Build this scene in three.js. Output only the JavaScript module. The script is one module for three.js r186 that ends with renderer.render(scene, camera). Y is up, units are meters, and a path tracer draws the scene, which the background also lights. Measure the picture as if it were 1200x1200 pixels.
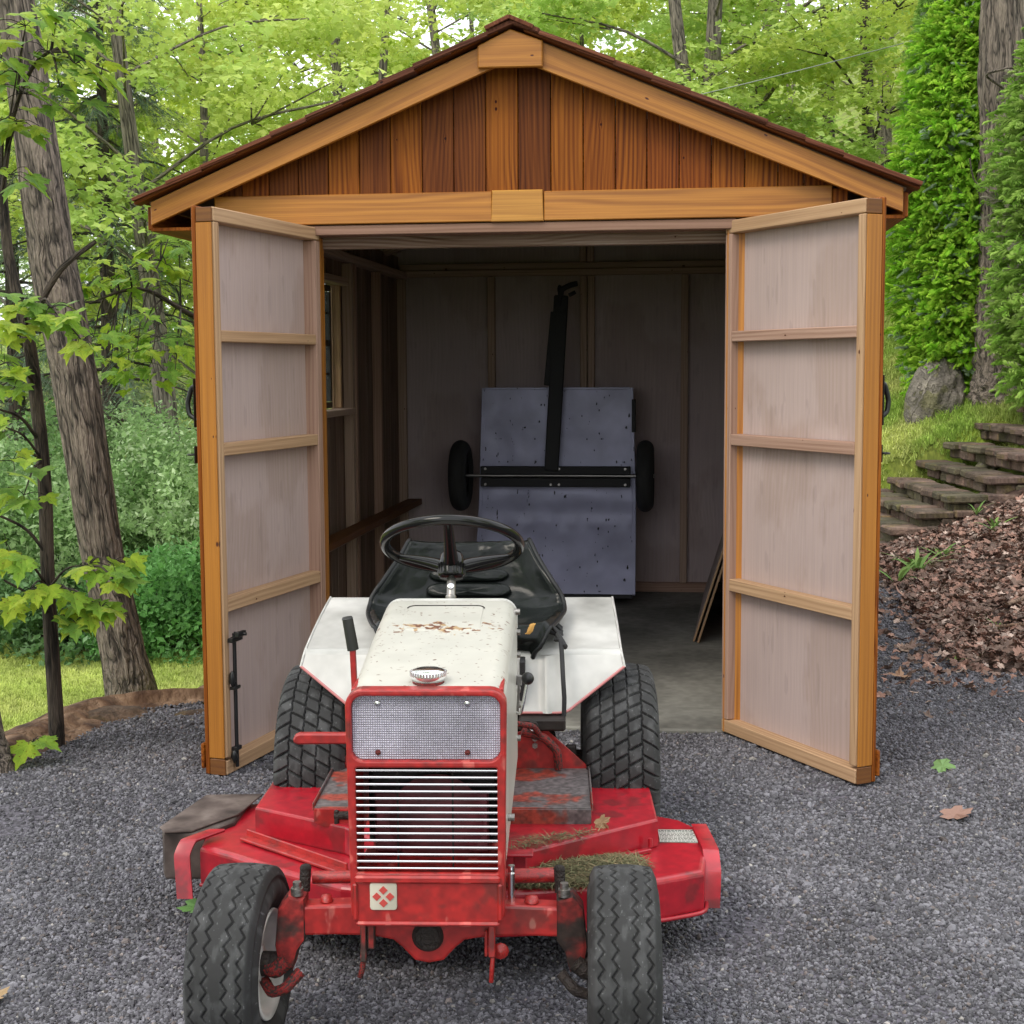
import * as THREE from 'three';
import { mergeGeometries, mergeVertices } from 'three/addons/utils/BufferGeometryUtils.js';
import { ImprovedNoise } from 'three/addons/math/ImprovedNoise.js';

// ---------- camera, sky, sun, exposure ----------
const scene = new THREE.Scene();
const D2R = Math.PI / 180;
const camera = new THREE.PerspectiveCamera(38.88, 1, 0.1, 400);
camera.position.set(0.6536, 1.4243, 5.6537);
camera.rotation.set(-5.6625 * D2R, 6.9325 * D2R, -0.3157 * D2R, 'YXZ');
const EXPOSURE = 1.42;
const SKY_LOW = 1.4, SKY_HIGH = 1.5;
const SUN = { intensity: 1.15, radius: 45, at: [-4.5, 9.5, 6.5] };

// overcast sky: a pale even cloud sheet, a little brighter overhead
{
  const W = 256, H = 128, d = new Float32Array(W * H * 4), n = new ImprovedNoise();
  for (let j = 0; j < H; j++) for (let i = 0; i < W; i++) {
    const el = ((j + 0.5) / H - 0.5) * Math.PI, az = (i / W) * Math.PI * 2;
    const up = Math.max(0, Math.sin(el));
    const c = Math.cos(el);
    const cl = 1 + 0.07 * n.noise(Math.cos(az) * c * 3 + 7, up * 5, Math.sin(az) * c * 3) + 0.05 * n.noise(Math.cos(az) * c * 8, up * 11 + 3, Math.sin(az) * c * 8);
    const v = (SKY_LOW + (SKY_HIGH - SKY_LOW) * up) * cl;
    d.set([v * 0.97, v * 0.99, v * 1.03, 1], (j * W + i) * 4);
  }
  const sky = new THREE.DataTexture(d, W, H, THREE.RGBAFormat, THREE.FloatType);
  sky.mapping = THREE.EquirectangularReflectionMapping; sky.magFilter = THREE.LinearFilter; sky.needsUpdate = true;
  scene.background = sky; scene.environment = sky;
}
const sun = new THREE.DirectionalLight(0xfff4e4, SUN.intensity);
sun.position.set(...SUN.at); sun.target.position.set(0, 0.5, 0);
sun.castShadow = true; sun.shadow.radius = SUN.radius; sun.shadow.mapSize.set(2048, 2048);
Object.assign(sun.shadow.camera, { left: -16, right: 16, top: 16, bottom: -16, near: 0.5, far: 60 });
scene.add(sun, sun.target); sun.name = 'sun'; sun.target.name = 'sun_target';
const renderer = new THREE.WebGLRenderer({ antialias: true });
renderer.setSize(1024, 1024);
renderer.toneMapping = THREE.LinearToneMapping;
renderer.toneMappingExposure = EXPOSURE;
renderer.shadowMap.enabled = true; renderer.shadowMap.type = THREE.PCFSoftShadowMap;

// ---------- helpers ----------
function rng(seed) { let a = seed >>> 0; return () => { a = (a + 0x6d2b79f5) | 0; let t = Math.imul(a ^ (a >>> 15), 1 | a); t = (t + Math.imul(t ^ (t >>> 7), 61 | t)) ^ t; return ((t ^ (t >>> 14)) >>> 0) / 4294967296; }; }
const R0 = rng(11);
const V = (x, y, z) => new THREE.Vector3(x, y, z);
const lerp = (a, b, t) => a + (b - a) * t;
const clamp = (x, a = 0, b = 1) => Math.min(b, Math.max(a, x));
const sstep = (a, b, x) => { const t = clamp((x - a) / (b - a)); return t * t * (3 - 2 * t); };
const P3 = new ImprovedNoise();
const pn = (x, y = 0, z = 0) => P3.noise(x + 0.37, y + 0.71, z + 0.13);
function fbm(x, y, z = 0, o = 4) { let s = 0, a = 0.5; for (let i = 0; i < o; i++) { s += a * pn(x, y, z); x *= 2.03; y *= 2.03; z += 5.1; a *= 0.5; } return s; }
// tileable lattice noise for textures
function tileNoise(seed) {
  const r = rng(seed), T = new Float32Array(65536); for (let i = 0; i < 65536; i++) T[i] = r() * 2 - 1;
  const g = (x, y, px, py) => T[((((x % px) + px) % px) * 131 + (((y % py) + py) % py) * 977) & 65535];
  return (x, y, px, py) => {
    const ix = Math.floor(x), iy = Math.floor(y), fx = x - ix, fy = y - iy, u = fx * fx * (3 - 2 * fx), v = fy * fy * (3 - 2 * fy);
    return lerp(lerp(g(ix, iy, px, py), g(ix + 1, iy, px, py), u), lerp(g(ix, iy + 1, px, py), g(ix + 1, iy + 1, px, py), u), v);
  };
}
// tiled fbm over u,v in [0,1): fu, fv cells at the first octave
function tfbm(n, u, v, fu, fv, o = 4) { let s = 0, a = 0.5, t = 0; for (let i = 0; i < o; i++) { s += a * n(u * fu + i * 17, v * fv + i * 29, fu, fv); t += a; a *= 0.5; fu *= 2; fv *= 2; } return s / t; }
function tex(w, h, fn, { srgb = true, repeat = [1, 1], clampEdge = false } = {}) {
  const d = new Uint8Array(w * h * 4);
  for (let j = 0; j < h; j++) for (let i = 0; i < w; i++) {
    const c = fn((i + 0.5) / w, (j + 0.5) / h), k = (j * w + i) * 4;
    d[k] = clamp(c[0]) * 255; d[k + 1] = clamp(c[1]) * 255; d[k + 2] = clamp(c[2]) * 255; d[k + 3] = 255;
  }
  const t = new THREE.DataTexture(d, w, h, THREE.RGBAFormat);
  if (srgb) t.colorSpace = THREE.SRGBColorSpace;
  t.wrapS = t.wrapT = clampEdge ? THREE.ClampToEdgeWrapping : THREE.RepeatWrapping;
  t.magFilter = THREE.LinearFilter; t.minFilter = THREE.LinearMipmapLinearFilter; t.generateMipmaps = true;
  t.repeat.set(...repeat); t.needsUpdate = true;
  return t;
}
const lin = (r, g, b) => new THREE.Color().setRGB(r, g, b);
const std = (c, rough = 0.8, o = {}) => new THREE.MeshStandardMaterial({ color: lin(...c), roughness: rough, ...o });
const phy = (c, rough = 0.5, o = {}) => new THREE.MeshPhysicalMaterial({ color: lin(...c), roughness: rough, ...o });
const names = new Map();
function numbered(n) { const k = names.get(n) ?? 0; names.set(n, k + 1); return k ? `${n}_${String(k).padStart(3, '0')}` : n; }
const shade = (m) => { m.castShadow = true; m.receiveShadow = true; return m; };
function tag(o, label, category, group, kind) {
  if (label) o.userData.label = label;
  if (category) o.userData.category = category;
  if (group) o.userData.group = group;
  if (kind) o.userData.kind = kind;
  return o;
}
function thing(name, label, category, pos = [0, 0, 0], turn = 0, group) {
  const o = new THREE.Group(); o.name = numbered(name); o.position.set(...pos); o.rotation.y = turn; scene.add(o);
  return tag(o, label, category, group);
}
function groupPart(name, parent, label) { const o = new THREE.Group(); o.name = numbered(name); parent.add(o); if (label) o.userData.label = label; return o; }
function part(name, geo, mat, parent = scene, label) {
  if (Array.isArray(geo)) geo = merge(geo);
  const m = shade(new THREE.Mesh(geo, mat)); m.name = numbered(name); parent.add(m);
  if (label) m.userData.label = label;
  return m;
}
function prep(g) {
  g = g.index ? g.toNonIndexed() : g.clone();
  for (const k of Object.keys(g.attributes)) if (!['position', 'normal', 'uv'].includes(k)) g.deleteAttribute(k);
  if (!g.attributes.uv) g.setAttribute('uv', new THREE.BufferAttribute(new Float32Array(g.attributes.position.count * 2), 2));
  if (!g.attributes.normal) g.computeVertexNormals();
  g.clearGroups?.();
  return g;
}
const merge = (list) => (list.length === 1 ? list[0] : mergeGeometries(list.map(prep)));
const M4 = () => new THREE.Matrix4();
const moved = (g, x = 0, y = 0, z = 0) => g.clone().translate(x, y, z);
// chamfered box; uv in metres with v along the longest axis
function cbox(sx, sy, sz, c = 0.002, rnd = R0, uvo) {
  const h = [sx / 2, sy / 2, sz / 2]; c = Math.min(c, ...h.map((x) => x * 0.8));
  const grain = sx >= sy && sx >= sz ? 0 : sy >= sz ? 1 : 2;
  const pos = [], nor = [], uv = [], ou = uvo ? uvo[0] : rnd() * 3, ov = uvo ? uvo[1] : rnd() * 3;
  const vert = (s, f) => [0, 1, 2].map((k) => s[k] * (h[k] - (k === f ? 0 : c)));
  const put = (tri) => {
    const [a, b, d] = tri.map((p) => V(...p)); const n = b.clone().sub(a).cross(d.clone().sub(a));
    const cen = a.clone().add(b).add(d); if (n.dot(cen) < 0) { tri = [tri[0], tri[2], tri[1]]; n.negate(); } n.normalize();
    const an = n.toArray().map(Math.abs), f = an.indexOf(Math.max(...an));
    for (const p of tri) {
      pos.push(...p); nor.push(n.x, n.y, n.z);
      const o = [0, 1, 2].filter((k) => k !== f);
      if (f === grain) uv.push(p[o[0]] + ou + 0.3, p[o[1]] * 0.3 + ov);
      else { const a2 = o.find((k) => k !== grain); uv.push(p[a2] + p[f] * 0.7 + ou, p[grain] + ov); }
    }
  };
  const quad = (a, b, d, e) => { put([a, b, d]); put([a, d, e]); };
  for (let f = 0; f < 3; f++) for (const s of [-1, 1]) {
    const [p, q] = [0, 1, 2].filter((k) => k !== f), S = (i, j) => { const v = [0, 0, 0]; v[f] = s; v[p] = i; v[q] = j; return vert(v, f); };
    quad(S(-1, -1), S(1, -1), S(1, 1), S(-1, 1));
  }
  for (let e = 0; e < 3; e++) { const [p, q] = [0, 1, 2].filter((k) => k !== e); for (const i of [-1, 1]) for (const j of [-1, 1]) { const S = (t, f) => { const v = [0, 0, 0]; v[e] = t; v[p] = i; v[q] = j; return vert(v, f); }; quad(S(-1, p), S(1, p), S(1, q), S(-1, q)); } }
  for (const i of [-1, 1]) for (const j of [-1, 1]) for (const k of [-1, 1]) put([vert([i, j, k], 0), vert([i, j, k], 1), vert([i, j, k], 2)]);
  const g = new THREE.BufferGeometry();
  g.setAttribute('position', new THREE.Float32BufferAttribute(pos, 3)); g.setAttribute('normal', new THREE.Float32BufferAttribute(nor, 3)); g.setAttribute('uv', new THREE.Float32BufferAttribute(uv, 2));
  return g;
}
// box from extents
const ext = (x0, x1, y0, y1, z0, z1, c = 0.002) => cbox(Math.abs(x1 - x0), Math.abs(y1 - y0), Math.abs(z1 - z0), c).translate((x0 + x1) / 2, (y0 + y1) / 2, (z0 + z1) / 2);
// bar between two points, w across, h along "up"
function bar(a, b, w, h, up = V(0, 1, 0), c = 0.002) {
  const A = V(...a), B = V(...b), d = B.clone().sub(A), L = d.length(); d.normalize();
  const x = up.clone().cross(d).normalize(), y = d.clone().cross(x);
  return cbox(w, h, L, c).applyMatrix4(M4().makeBasis(x, y, d).setPosition(A.add(B).multiplyScalar(0.5)));
}
function tube(pts, r, seg = 8, n = 0, caps = true) {
  const c = new THREE.CatmullRomCurve3(pts.map((p) => V(...p)), false, 'catmullrom', 0.3), len = n || Math.max(2, pts.length * 5);
  const g = [new THREE.TubeGeometry(c, len, r, seg)];
  if (caps) for (const t of [0, 1]) { const d = c.getTangent(t).multiplyScalar(t ? 1 : -1); g.push(new THREE.CircleGeometry(r, seg).applyQuaternion(new THREE.Quaternion().setFromUnitVectors(V(0, 0, 1), d)).translate(...c.getPoint(t).toArray())); }
  return merge(g);
}
function rod(a, b, r, seg = 10, r2 = r) {
  const A = V(...a), B = V(...b), d = B.clone().sub(A), L = d.length();
  return new THREE.CylinderGeometry(r2, r, L, seg).applyQuaternion(new THREE.Quaternion().setFromUnitVectors(V(0, 1, 0), d.normalize())).translate(...A.add(B).multiplyScalar(0.5).toArray());
}
const lathe = (prof, seg = 24) => new THREE.LatheGeometry(prof.map(([r, y]) => new THREE.Vector2(r, y)), seg);
function shapeOf(pts, holes = []) { const s = new THREE.Shape(pts.map(([x, y]) => new THREE.Vector2(x, y))); for (const h of holes) s.holes.push(new THREE.Path(h.map(([x, y]) => new THREE.Vector2(x, y)))); return s; }
function prism(pts, depth, bevel = 0.002, holes = [], seg = 1) {
  return new THREE.ExtrudeGeometry(shapeOf(pts, holes), { depth: Math.max(0.0002, depth - 2 * bevel), bevelEnabled: bevel > 0, bevelThickness: bevel, bevelSize: bevel, bevelOffset: -bevel, bevelSegments: seg, curveSegments: 6 }).translate(0, 0, bevel);
}
function rrect(x0, x1, y0, y1, r = 0.01, n = 5) {
  const o = []; const C = [[x1 - r, y1 - r, 0], [x0 + r, y1 - r, 90], [x0 + r, y0 + r, 180], [x1 - r, y0 + r, 270]];
  for (const [cx, cy, a] of C) for (let i = 0; i <= n; i++) { const t = (a + (90 * i) / n) * D2R; o.push([cx + r * Math.cos(t), cy + r * Math.sin(t)]); }
  return o;
}
// surface from a grid of points fn(i/nu, j/nv) -> [x,y,z]; uv from fn's own
function gridGeo(nu, nv, fn, uvfn, closeU = false) {
  const pos = [], uv = [], idx = [];
  for (let j = 0; j <= nv; j++) for (let i = 0; i <= nu; i++) { const p = fn(i / nu, j / nv); pos.push(...p); uv.push(...(uvfn ? uvfn(i / nu, j / nv, p) : [i / nu, j / nv])); }
  for (let j = 0; j < nv; j++) for (let i = 0; i < nu; i++) { const a = j * (nu + 1) + i, b = a + 1, c = a + nu + 1, d = c + 1; idx.push(a, b, d, a, d, c); }
  const g = new THREE.BufferGeometry();
  g.setAttribute('position', new THREE.Float32BufferAttribute(pos, 3)); g.setAttribute('uv', new THREE.Float32BufferAttribute(uv, 2)); g.setIndex(idx); g.computeVertexNormals();
  if (closeU) { const n = g.attributes.normal; for (let j = 0; j <= nv; j++) { const a = j * (nu + 1), b = a + nu; const s = V(n.getX(a) + n.getX(b), n.getY(a) + n.getY(b), n.getZ(a) + n.getZ(b)).normalize(); n.setXYZ(a, s.x, s.y, s.z); n.setXYZ(b, s.x, s.y, s.z); } }
  return g;
}
function flatUV(g, k = 1) { // uv from position by face direction, in metres
  g = prep(g); const p = g.attributes.position, n = g.attributes.normal, uv = g.attributes.uv;
  for (let i = 0; i < p.count; i++) {
    const a = [Math.abs(n.getX(i)), Math.abs(n.getY(i)), Math.abs(n.getZ(i))], f = a.indexOf(Math.max(...a));
    const q = [p.getX(i), p.getY(i), p.getZ(i)];
    uv.setXY(i, (f === 0 ? q[2] : q[0]) * k, (f === 1 ? q[2] : q[1]) * k);
  }
  return g;
}
function instanced(name, geo, mat, mats, cols, parent = scene) {
  const m = new THREE.InstancedMesh(geo, mat, mats.length);
  mats.forEach((x, i) => m.setMatrixAt(i, x));
  if (cols) { cols.forEach((c, i) => m.setColorAt(i, c)); }
  m.name = numbered(name); shade(m); parent.add(m);
  return m;
}
const TQ = new THREE.Quaternion(), TE = new THREE.Euler();
const mat4 = (x, y, z, rx, ry, rz, s, order = 'YXZ') => M4().compose(V(x, y, z), TQ.setFromEuler(TE.set(rx, ry, rz, order)), typeof s === 'number' ? V(s, s, s) : V(...s));

// ---------- textures ----------
const N1 = tileNoise(3), N2 = tileNoise(8), N3 = tileNoise(21);
function woodTex(seed, { lines = 26, contrast = 0.3, knots = 3, wob = 1.2, warm = 0.5, w = 512, h = 1024, rep }) {
  const r = rng(seed), n = tileNoise(seed + 5), K = [];
  for (let i = 0; i < knots; i++) K.push([r(), r(), 0.006 + 0.018 * r() * r()]);
  return tex(w, h, (u, v) => {
    let du = 0, kd = 0;
    for (const [ku, kv, kr] of K) {
      let a = u - ku, b = v - kv; a -= Math.round(a); b -= Math.round(b);
      const d = Math.hypot(a, b * 4.5 * 0.6);
      du += Math.sign(a || 1) * Math.exp(-Math.pow(d / (kr * 2.6), 2)) * kr * 1.5;
      kd = Math.max(kd, 1 - sstep(kr * 0.55, kr * 1.05, d));
    }
    const x = u - du, warp = tfbm(n, u, v, 3, 2, 3) * wob * 0.05;
    const rings = 0.5 + 0.5 * Math.sin((x + warp) * lines * 2 * Math.PI + tfbm(n, x, v, 4, 2, 2) * 3.5);
    const fine = tfbm(n, x, v, 128, 5, 2), broad = tfbm(N2, u, v, 5, 2, 3);
    const amp = clamp(0.5 + 0.9 * tfbm(N3, u, v, 7, 3, 3), 0.1, 1);
    let k = 1 - contrast * (0.5 * amp * Math.pow(rings, 1.6) + 0.4 * (fine * 0.5 + 0.5) + 0.45 * (broad * 0.5 + 0.5));
    k *= 1 - kd * 0.6; const w2 = warm + kd * 0.8;
    return [k, Math.pow(k, 1 + w2 * 0.5), Math.pow(k, 1 + w2)];
  }, { repeat: rep });
}
const cedarTex = woodTex(41, { lines: 24, contrast: 0.58, knots: 9, warm: 0.7, wob: 2.2, rep: [1 / 0.42, 1 / 1.6] });
const firTex = woodTex(77, { lines: 14, contrast: 0.26, knots: 8, warm: 0.45, rep: [1 / 0.28, 1 / 1.5] });
const trimTex = woodTex(93, { lines: 8, contrast: 0.32, knots: 7, warm: 0.6, wob: 3.5, rep: [1 / 0.34, 1 / 1.9] });
const plyTex = woodTex(52, { lines: 30, contrast: 0.1, knots: 0, warm: 0.2, wob: 2.5, rep: [1 / 0.6, 1 / 1.6] });
// plywood face: fine grain under water stains, scuffs and a few plugs
const plyStain = (() => { const n = tileNoise(53), m = tileNoise(54), k2 = tileNoise(55); return tex(1024, 1024, (u, v) => {
  const warp = tfbm(n, u, v, 3, 2, 3) * 0.06, g = 0.5 + 0.5 * Math.sin((u + warp) * 46 * 6.283 + tfbm(m, u, v, 5, 2, 3) * 5), fine = tfbm(n, u, v, 200, 6, 2);
  const st = sstep(0.08, 0.34, tfbm(k2, u, v, 4, 3, 6)), sc = sstep(0.4, 0.55, tfbm(m, u, v, 40, 9, 3)), br = tfbm(n, u, v, 3, 3, 4);
  const k = 0.93 - 0.03 * g * clamp(0.5 + br) - 0.03 * fine - 0.045 * st - 0.04 * sc + 0.05 * br;
  return [k, k * (1 - 0.012 * st), k * (1 - 0.03 * st - 0.015 * g)]; }, { repeat: [1 / 1.1, 1 / 1.3] }); })();
const grainB = { bumpMap: cedarTex, bumpScale: 0.0012, specularIntensity: 0.4 };
const wood = {
  bright: phy([0.47, 0.17, 0.018], 0.6, { map: cedarTex, ...grainB }),
  mid: phy([0.44, 0.15, 0.016], 0.6, { map: cedarTex, ...grainB }),
  red: phy([0.37, 0.11, 0.013], 0.6, { map: cedarTex, ...grainB }),
  dark: phy([0.25, 0.08, 0.013], 0.6, { map: cedarTex, ...grainB }),
  trim: std([0.58, 0.25, 0.04], 0.5, { map: trimTex, bumpMap: trimTex, bumpScale: 0.0006 }),
  key: std([0.66, 0.33, 0.06], 0.5, { map: trimTex, bumpMap: trimTex, bumpScale: 0.0006 }),
  edge: std([0.5, 0.2, 0.022], 0.5, { map: firTex, bumpMap: firTex, bumpScale: 0.0006 }),
  edgeDark: std([0.2, 0.075, 0.012], 0.6, { map: firTex }),
  fir: std([0.6, 0.4, 0.24], 0.75, { map: firTex, bumpMap: firTex, bumpScale: 0.0008 }),
  firPink: std([0.5, 0.33, 0.26], 0.8, { map: firTex, bumpMap: firTex, bumpScale: 0.0008 }),
  firOld: std([0.56, 0.42, 0.34], 0.85, { map: firTex, bumpMap: firTex, bumpScale: 0.001 }),
  cedarIn: std([0.4, 0.33, 0.3], 0.85, { map: cedarTex, bumpMap: cedarTex, bumpScale: 0.0015 }),
  cedarIn2: std([0.48, 0.39, 0.355], 0.85, { map: cedarTex, bumpMap: cedarTex, bumpScale: 0.0015 }),
  ply: std([0.56, 0.435, 0.415], 0.85, { map: plyStain, bumpMap: plyTex, bumpScale: 0.0006 }),
  header: std([0.34, 0.2, 0.145], 0.7, { map: firTex, bumpMap: firTex, bumpScale: 0.0008 }),
  plyDark: std([0.58, 0.475, 0.475], 0.85, { map: plyStain }),
  shingle: std([0.2, 0.075, 0.045], 0.9, { map: cedarTex, bumpMap: cedarTex, bumpScale: 0.003 }),
  shingle2: std([0.27, 0.1, 0.055], 0.9, { map: cedarTex, bumpMap: cedarTex, bumpScale: 0.003 }),
};
// mottled texture: base 1 with patches; returns greyish multipliers
const mottle = (seed, f, amt, tint = [1, 1, 1], rep = [1, 1], sz = 512) => { const n = tileNoise(seed); return tex(sz, sz, (u, v) => { const k = 1 - amt * clamp(0.5 + 0.75 * tfbm(n, u, v, f, f, 5)); return [Math.pow(k, tint[0]), Math.pow(k, tint[1]), Math.pow(k, tint[2])]; }, { repeat: rep }); };
const grimeTex = mottle(61, 8, 0.55, [1, 1.15, 1.2], [2.2, 2.2]);
const softTex = mottle(62, 5, 0.3, [1, 1, 1.02], [1.6, 1.6]);
// red paint: scuffs through to dirt and rust, grain of its own
const redTex = (() => { const n = tileNoise(71), m = tileNoise(72); return tex(512, 512, (u, v) => {
  const d = 0.6 * sstep(0.14, 0.5, tfbm(n, u, v, 9, 9, 6)), s = sstep(0.42, 0.6, tfbm(m, u, v, 22, 9, 4)), f = 0.92 + 0.16 * tfbm(m, u, v, 40, 40, 2);
  return [lerp(0.68, 0.3, d * 0.8) * f + s * 0.1, lerp(0.14, 0.19, d * 0.8) * f + s * 0.2, lerp(0.13, 0.16, d * 0.8) * f + s * 0.18]; }, { repeat: [1.7, 1.7] }); })();
const redCleanTex = (() => { const n = tileNoise(73), m = tileNoise(74); return tex(512, 512, (u, v) => {
  const d = 0.6 * sstep(0.24, 0.56, tfbm(n, u, v, 10, 10, 6)), f = 0.94 + 0.12 * tfbm(m, u, v, 30, 30, 3);
  return [lerp(0.69, 0.36, d * 0.8) * f, lerp(0.1, 0.19, d * 0.7) * f, lerp(0.165, 0.16, d * 0.7) * f]; }, { repeat: [1.7, 1.7] }); })();
const rustTex = (() => { const n = tileNoise(75), m = tileNoise(76); return tex(256, 256, (u, v) => {
  const d = sstep(-0.25, 0.35, tfbm(n, u, v, 7, 7, 5)), f = 0.85 + 0.3 * tfbm(m, u, v, 30, 30, 3);
  return [lerp(0.62, 0.24, d) * f, lerp(0.16, 0.19, d) * f, lerp(0.15, 0.17, d) * f]; }, { repeat: [3, 3] }); })();
const greyWear = (() => { const n = tileNoise(77), m = tileNoise(78); return tex(256, 256, (u, v) => {
  const d = sstep(0.05, 0.3, tfbm(n, u, v, 4, 4, 5)), f = 0.85 + 0.3 * tfbm(m, u, v, 40, 40, 3);
  return [lerp(0.45, 0.66, d) * f, lerp(0.42, 0.28, d) * f, lerp(0.42, 0.22, d) * f]; }, { repeat: [2.4, 2.4] }); })();
const rubberTex = (() => { const n = tileNoise(79), m = tileNoise(80); return tex(512, 512, (u, v) => {
  const d = sstep(-0.1, 0.5, tfbm(n, u, v, 10, 10, 5)), s = sstep(0.5, 0.68, tfbm(m, u, v, 44, 44, 3)), k = 0.165 + 0.09 * d + 0.16 * s;
  return [k, k * 1.01, k * 1.03]; }, { repeat: [3, 3] }); })();
const metal = {
  red: phy([1, 1, 1], 0.42, { map: redTex, clearcoat: 0.25, clearcoatRoughness: 0.35 }),
  redClean: phy([1, 1, 1], 0.34, { map: redCleanTex, clearcoat: 0.4, clearcoatRoughness: 0.25 }),
  rust: std([1, 1, 1], 0.75, { map: rustTex, bumpMap: rustTex, bumpScale: 0.002 }),
  worn: std([1, 1, 1], 0.6, { map: greyWear, metalness: 0.15 }),
  chrome: std([0.74, 0.74, 0.75], 0.18, { metalness: 1 }),
  steel: std([0.42, 0.4, 0.38], 0.4, { metalness: 0.9, map: softTex }),
  black: phy([0.012, 0.012, 0.013], 0.35),
  blackMatt: std([0.014, 0.014, 0.015], 0.7),
  grease: std([0.035, 0.024, 0.02], 0.65, { map: grimeTex, bumpMap: grimeTex, bumpScale: 0.004 }),
  engine: std([0.03, 0.028, 0.027], 0.6, { map: grimeTex }),
};
const rubber = std([1, 1, 1], 0.8, { map: rubberTex, bumpMap: rubberTex, bumpScale: 0.0015 });
const rubberPlain = std([0.03, 0.03, 0.03], 0.8, { map: softTex });

// ---------- terrain ----------
// left edge of the gravel pad; behind the front corner of the shed the pad ends at the wall
function padEdge(z) {
  const P = [[9, -3.4], [3, -2.4], [1.4, -1.95], [0.77, -1.82], [0.44, -1.78], [0, -1.76], [-0.2, -1.7], [-0.34, -1.5], [-0.42, -1.3]];
  if (z >= 9) return -3.4; if (z <= -0.42) return -1.3;
  for (let i = 1; i < P.length; i++) if (z >= P[i][0]) { const t = (z - P[i][0]) / (P[i - 1][0] - P[i][0]); return lerp(P[i][1], P[i - 1][1], t); }
  return -1.3;
}
function groundH(x, z) {
  let h = -0.02;
  const dx = Math.max(0, padEdge(z) - x), dz = Math.max(0, -4.2 - z), left = 1 - sstep(-1, 2, x);
  const dist = Math.hypot(dx, dz);
  h -= 1.0 * sstep(0.05, 1.7, dist) * left;
  h += 0.05 * sstep(0.5, 0.02, Math.abs(dx - 0.12) + (x > -1.25 ? 1 : 0)) * sstep(0, 0.1, dx);
  const rx = clamp(x - 1.95, 0, 14), zr = sstep(1.3, 4.6, -z);
  h += rx * lerp(0.25, 0.44, sstep(4.4, 7.2, -z)) * zr;
  h += Math.min(14, 0.25 * Math.max(0, -6.9 - z)) * sstep(-1, 2.3, x);
  h += Math.min(4, 0.12 * Math.max(0, -16 - z)) * left;
  const inSteps = sstep(-5.55, -5.8, z) * sstep(-8.15, -7.95, z) * sstep(1.7, 2.0, x) * sstep(4.3, 3.9, x);
  h = lerp(h, Math.min(h, 0.585 * (x - 2.05) - 0.19), inSteps);
  h += 0.03 * pn(x * 0.9, z * 0.9) * sstep(0.1, 1, dist + rx) + 0.5 * pn(x * 0.09, z * 0.09, 3) * sstep(6, 25, Math.hypot(x, z + 1));
  return h;
}
const inShed = (x, z) => x > -1.27 && x < 1.27 && z < 0.0 && z > -3.75;
const onPad = (x, z) => x > padEdge(z) && z > -6.2 && !(x < -1.26 && z < -0.4) && !(z < -1.35 + 0.12 * pn(x * 3, z) && x > 2.0 + 0.16 * pn(z * 1.7, 4) + 0.1 * pn(z * 6, 9)) && z < 8.5 && x < 9;
{
  // the land itself: earth under grass, one sheet to the horizon
  const earthTex = (() => { const n = tileNoise(101), m = tileNoise(102); return tex(512, 512, (u, v) => {
    const a = tfbm(n, u, v, 8, 8, 5), b = tfbm(m, u, v, 60, 60, 3), g = sstep(-0.3, 0.3, a);
    return [lerp(0.42, 0.5, g) + b * 0.14, lerp(0.46, 0.58, g) + b * 0.13, lerp(0.2, 0.22, g) + b * 0.09]; }, { repeat: [1 / 1.3, 1 / 1.3] }); })();
  const xs = [], zs = [];
  const axis = (a, lo, hi, fine, far) => { for (let q = lo; q <= hi; q += fine) a.push(q); let s = fine; for (let q = hi; q < far; ) { s *= 1.35; q += s; a.push(q); } s = fine; for (let q = lo; q > -far; ) { s *= 1.35; q -= s; a.unshift(q); } };
  axis(xs, -5, 6, 0.1, 150); axis(zs, -9, 1.5, 0.1, 150);
  const g = gridGeo(xs.length - 1, zs.length - 1, (u, v) => {
    const x = xs[Math.round(u * (xs.length - 1))], z = zs[Math.round(v * (zs.length - 1))];
    let y = groundH(x, z); if (onPad(x, z) || inShed(x, z)) y -= 0.05;
    return [x, y, z];
  }, (u, v, p) => [p[0], p[2]]);
  const land = part('lawn', g, std([0.85, 0.85, 0.62], 0.95, { map: earthTex, bumpMap: earthTex, bumpScale: 0.03 }));
  tag(land, 'green lawn and hillside running down beside and up behind the cedar shed', null, null, 'structure');
}
{
  const soilTex = mottle(67, 10, 0.7, [0.9, 1.1, 1.25], [1.5, 1.5]);
  const path = []; for (let z = 2.2; z > -0.42; z -= 0.04) path.push([padEdge(z), z]); for (let z = -0.42; z > -1.6; z -= 0.06) path.push([-1.3, z]);
  const g = gridGeo(10, path.length - 1, (u, v) => { const [ex, z] = path[Math.round(v * (path.length - 1))], x = ex + 0.06 - u * (0.36 + 0.2 * pn(z * 2, 3)); return [x, groundH(x, z) + 0.012 * sstep(1, 0.8, u) * sstep(0, 0.1, u) + 0.03 * fbm(x * 6, z * 6) * sstep(0.1, 0.3, u) - 0.01 + 0.014, z]; }, (u, v, p) => [p[0], p[2]]);
  tag(part('earth_bank', g, std([0.3, 0.2, 0.13], 0.95, { map: soilTex, bumpMap: soilTex, bumpScale: 0.03, side: THREE.DoubleSide })), 'bare brown earth where the gravel pad drops to the lawn', null, null, 'structure');
}
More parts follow.
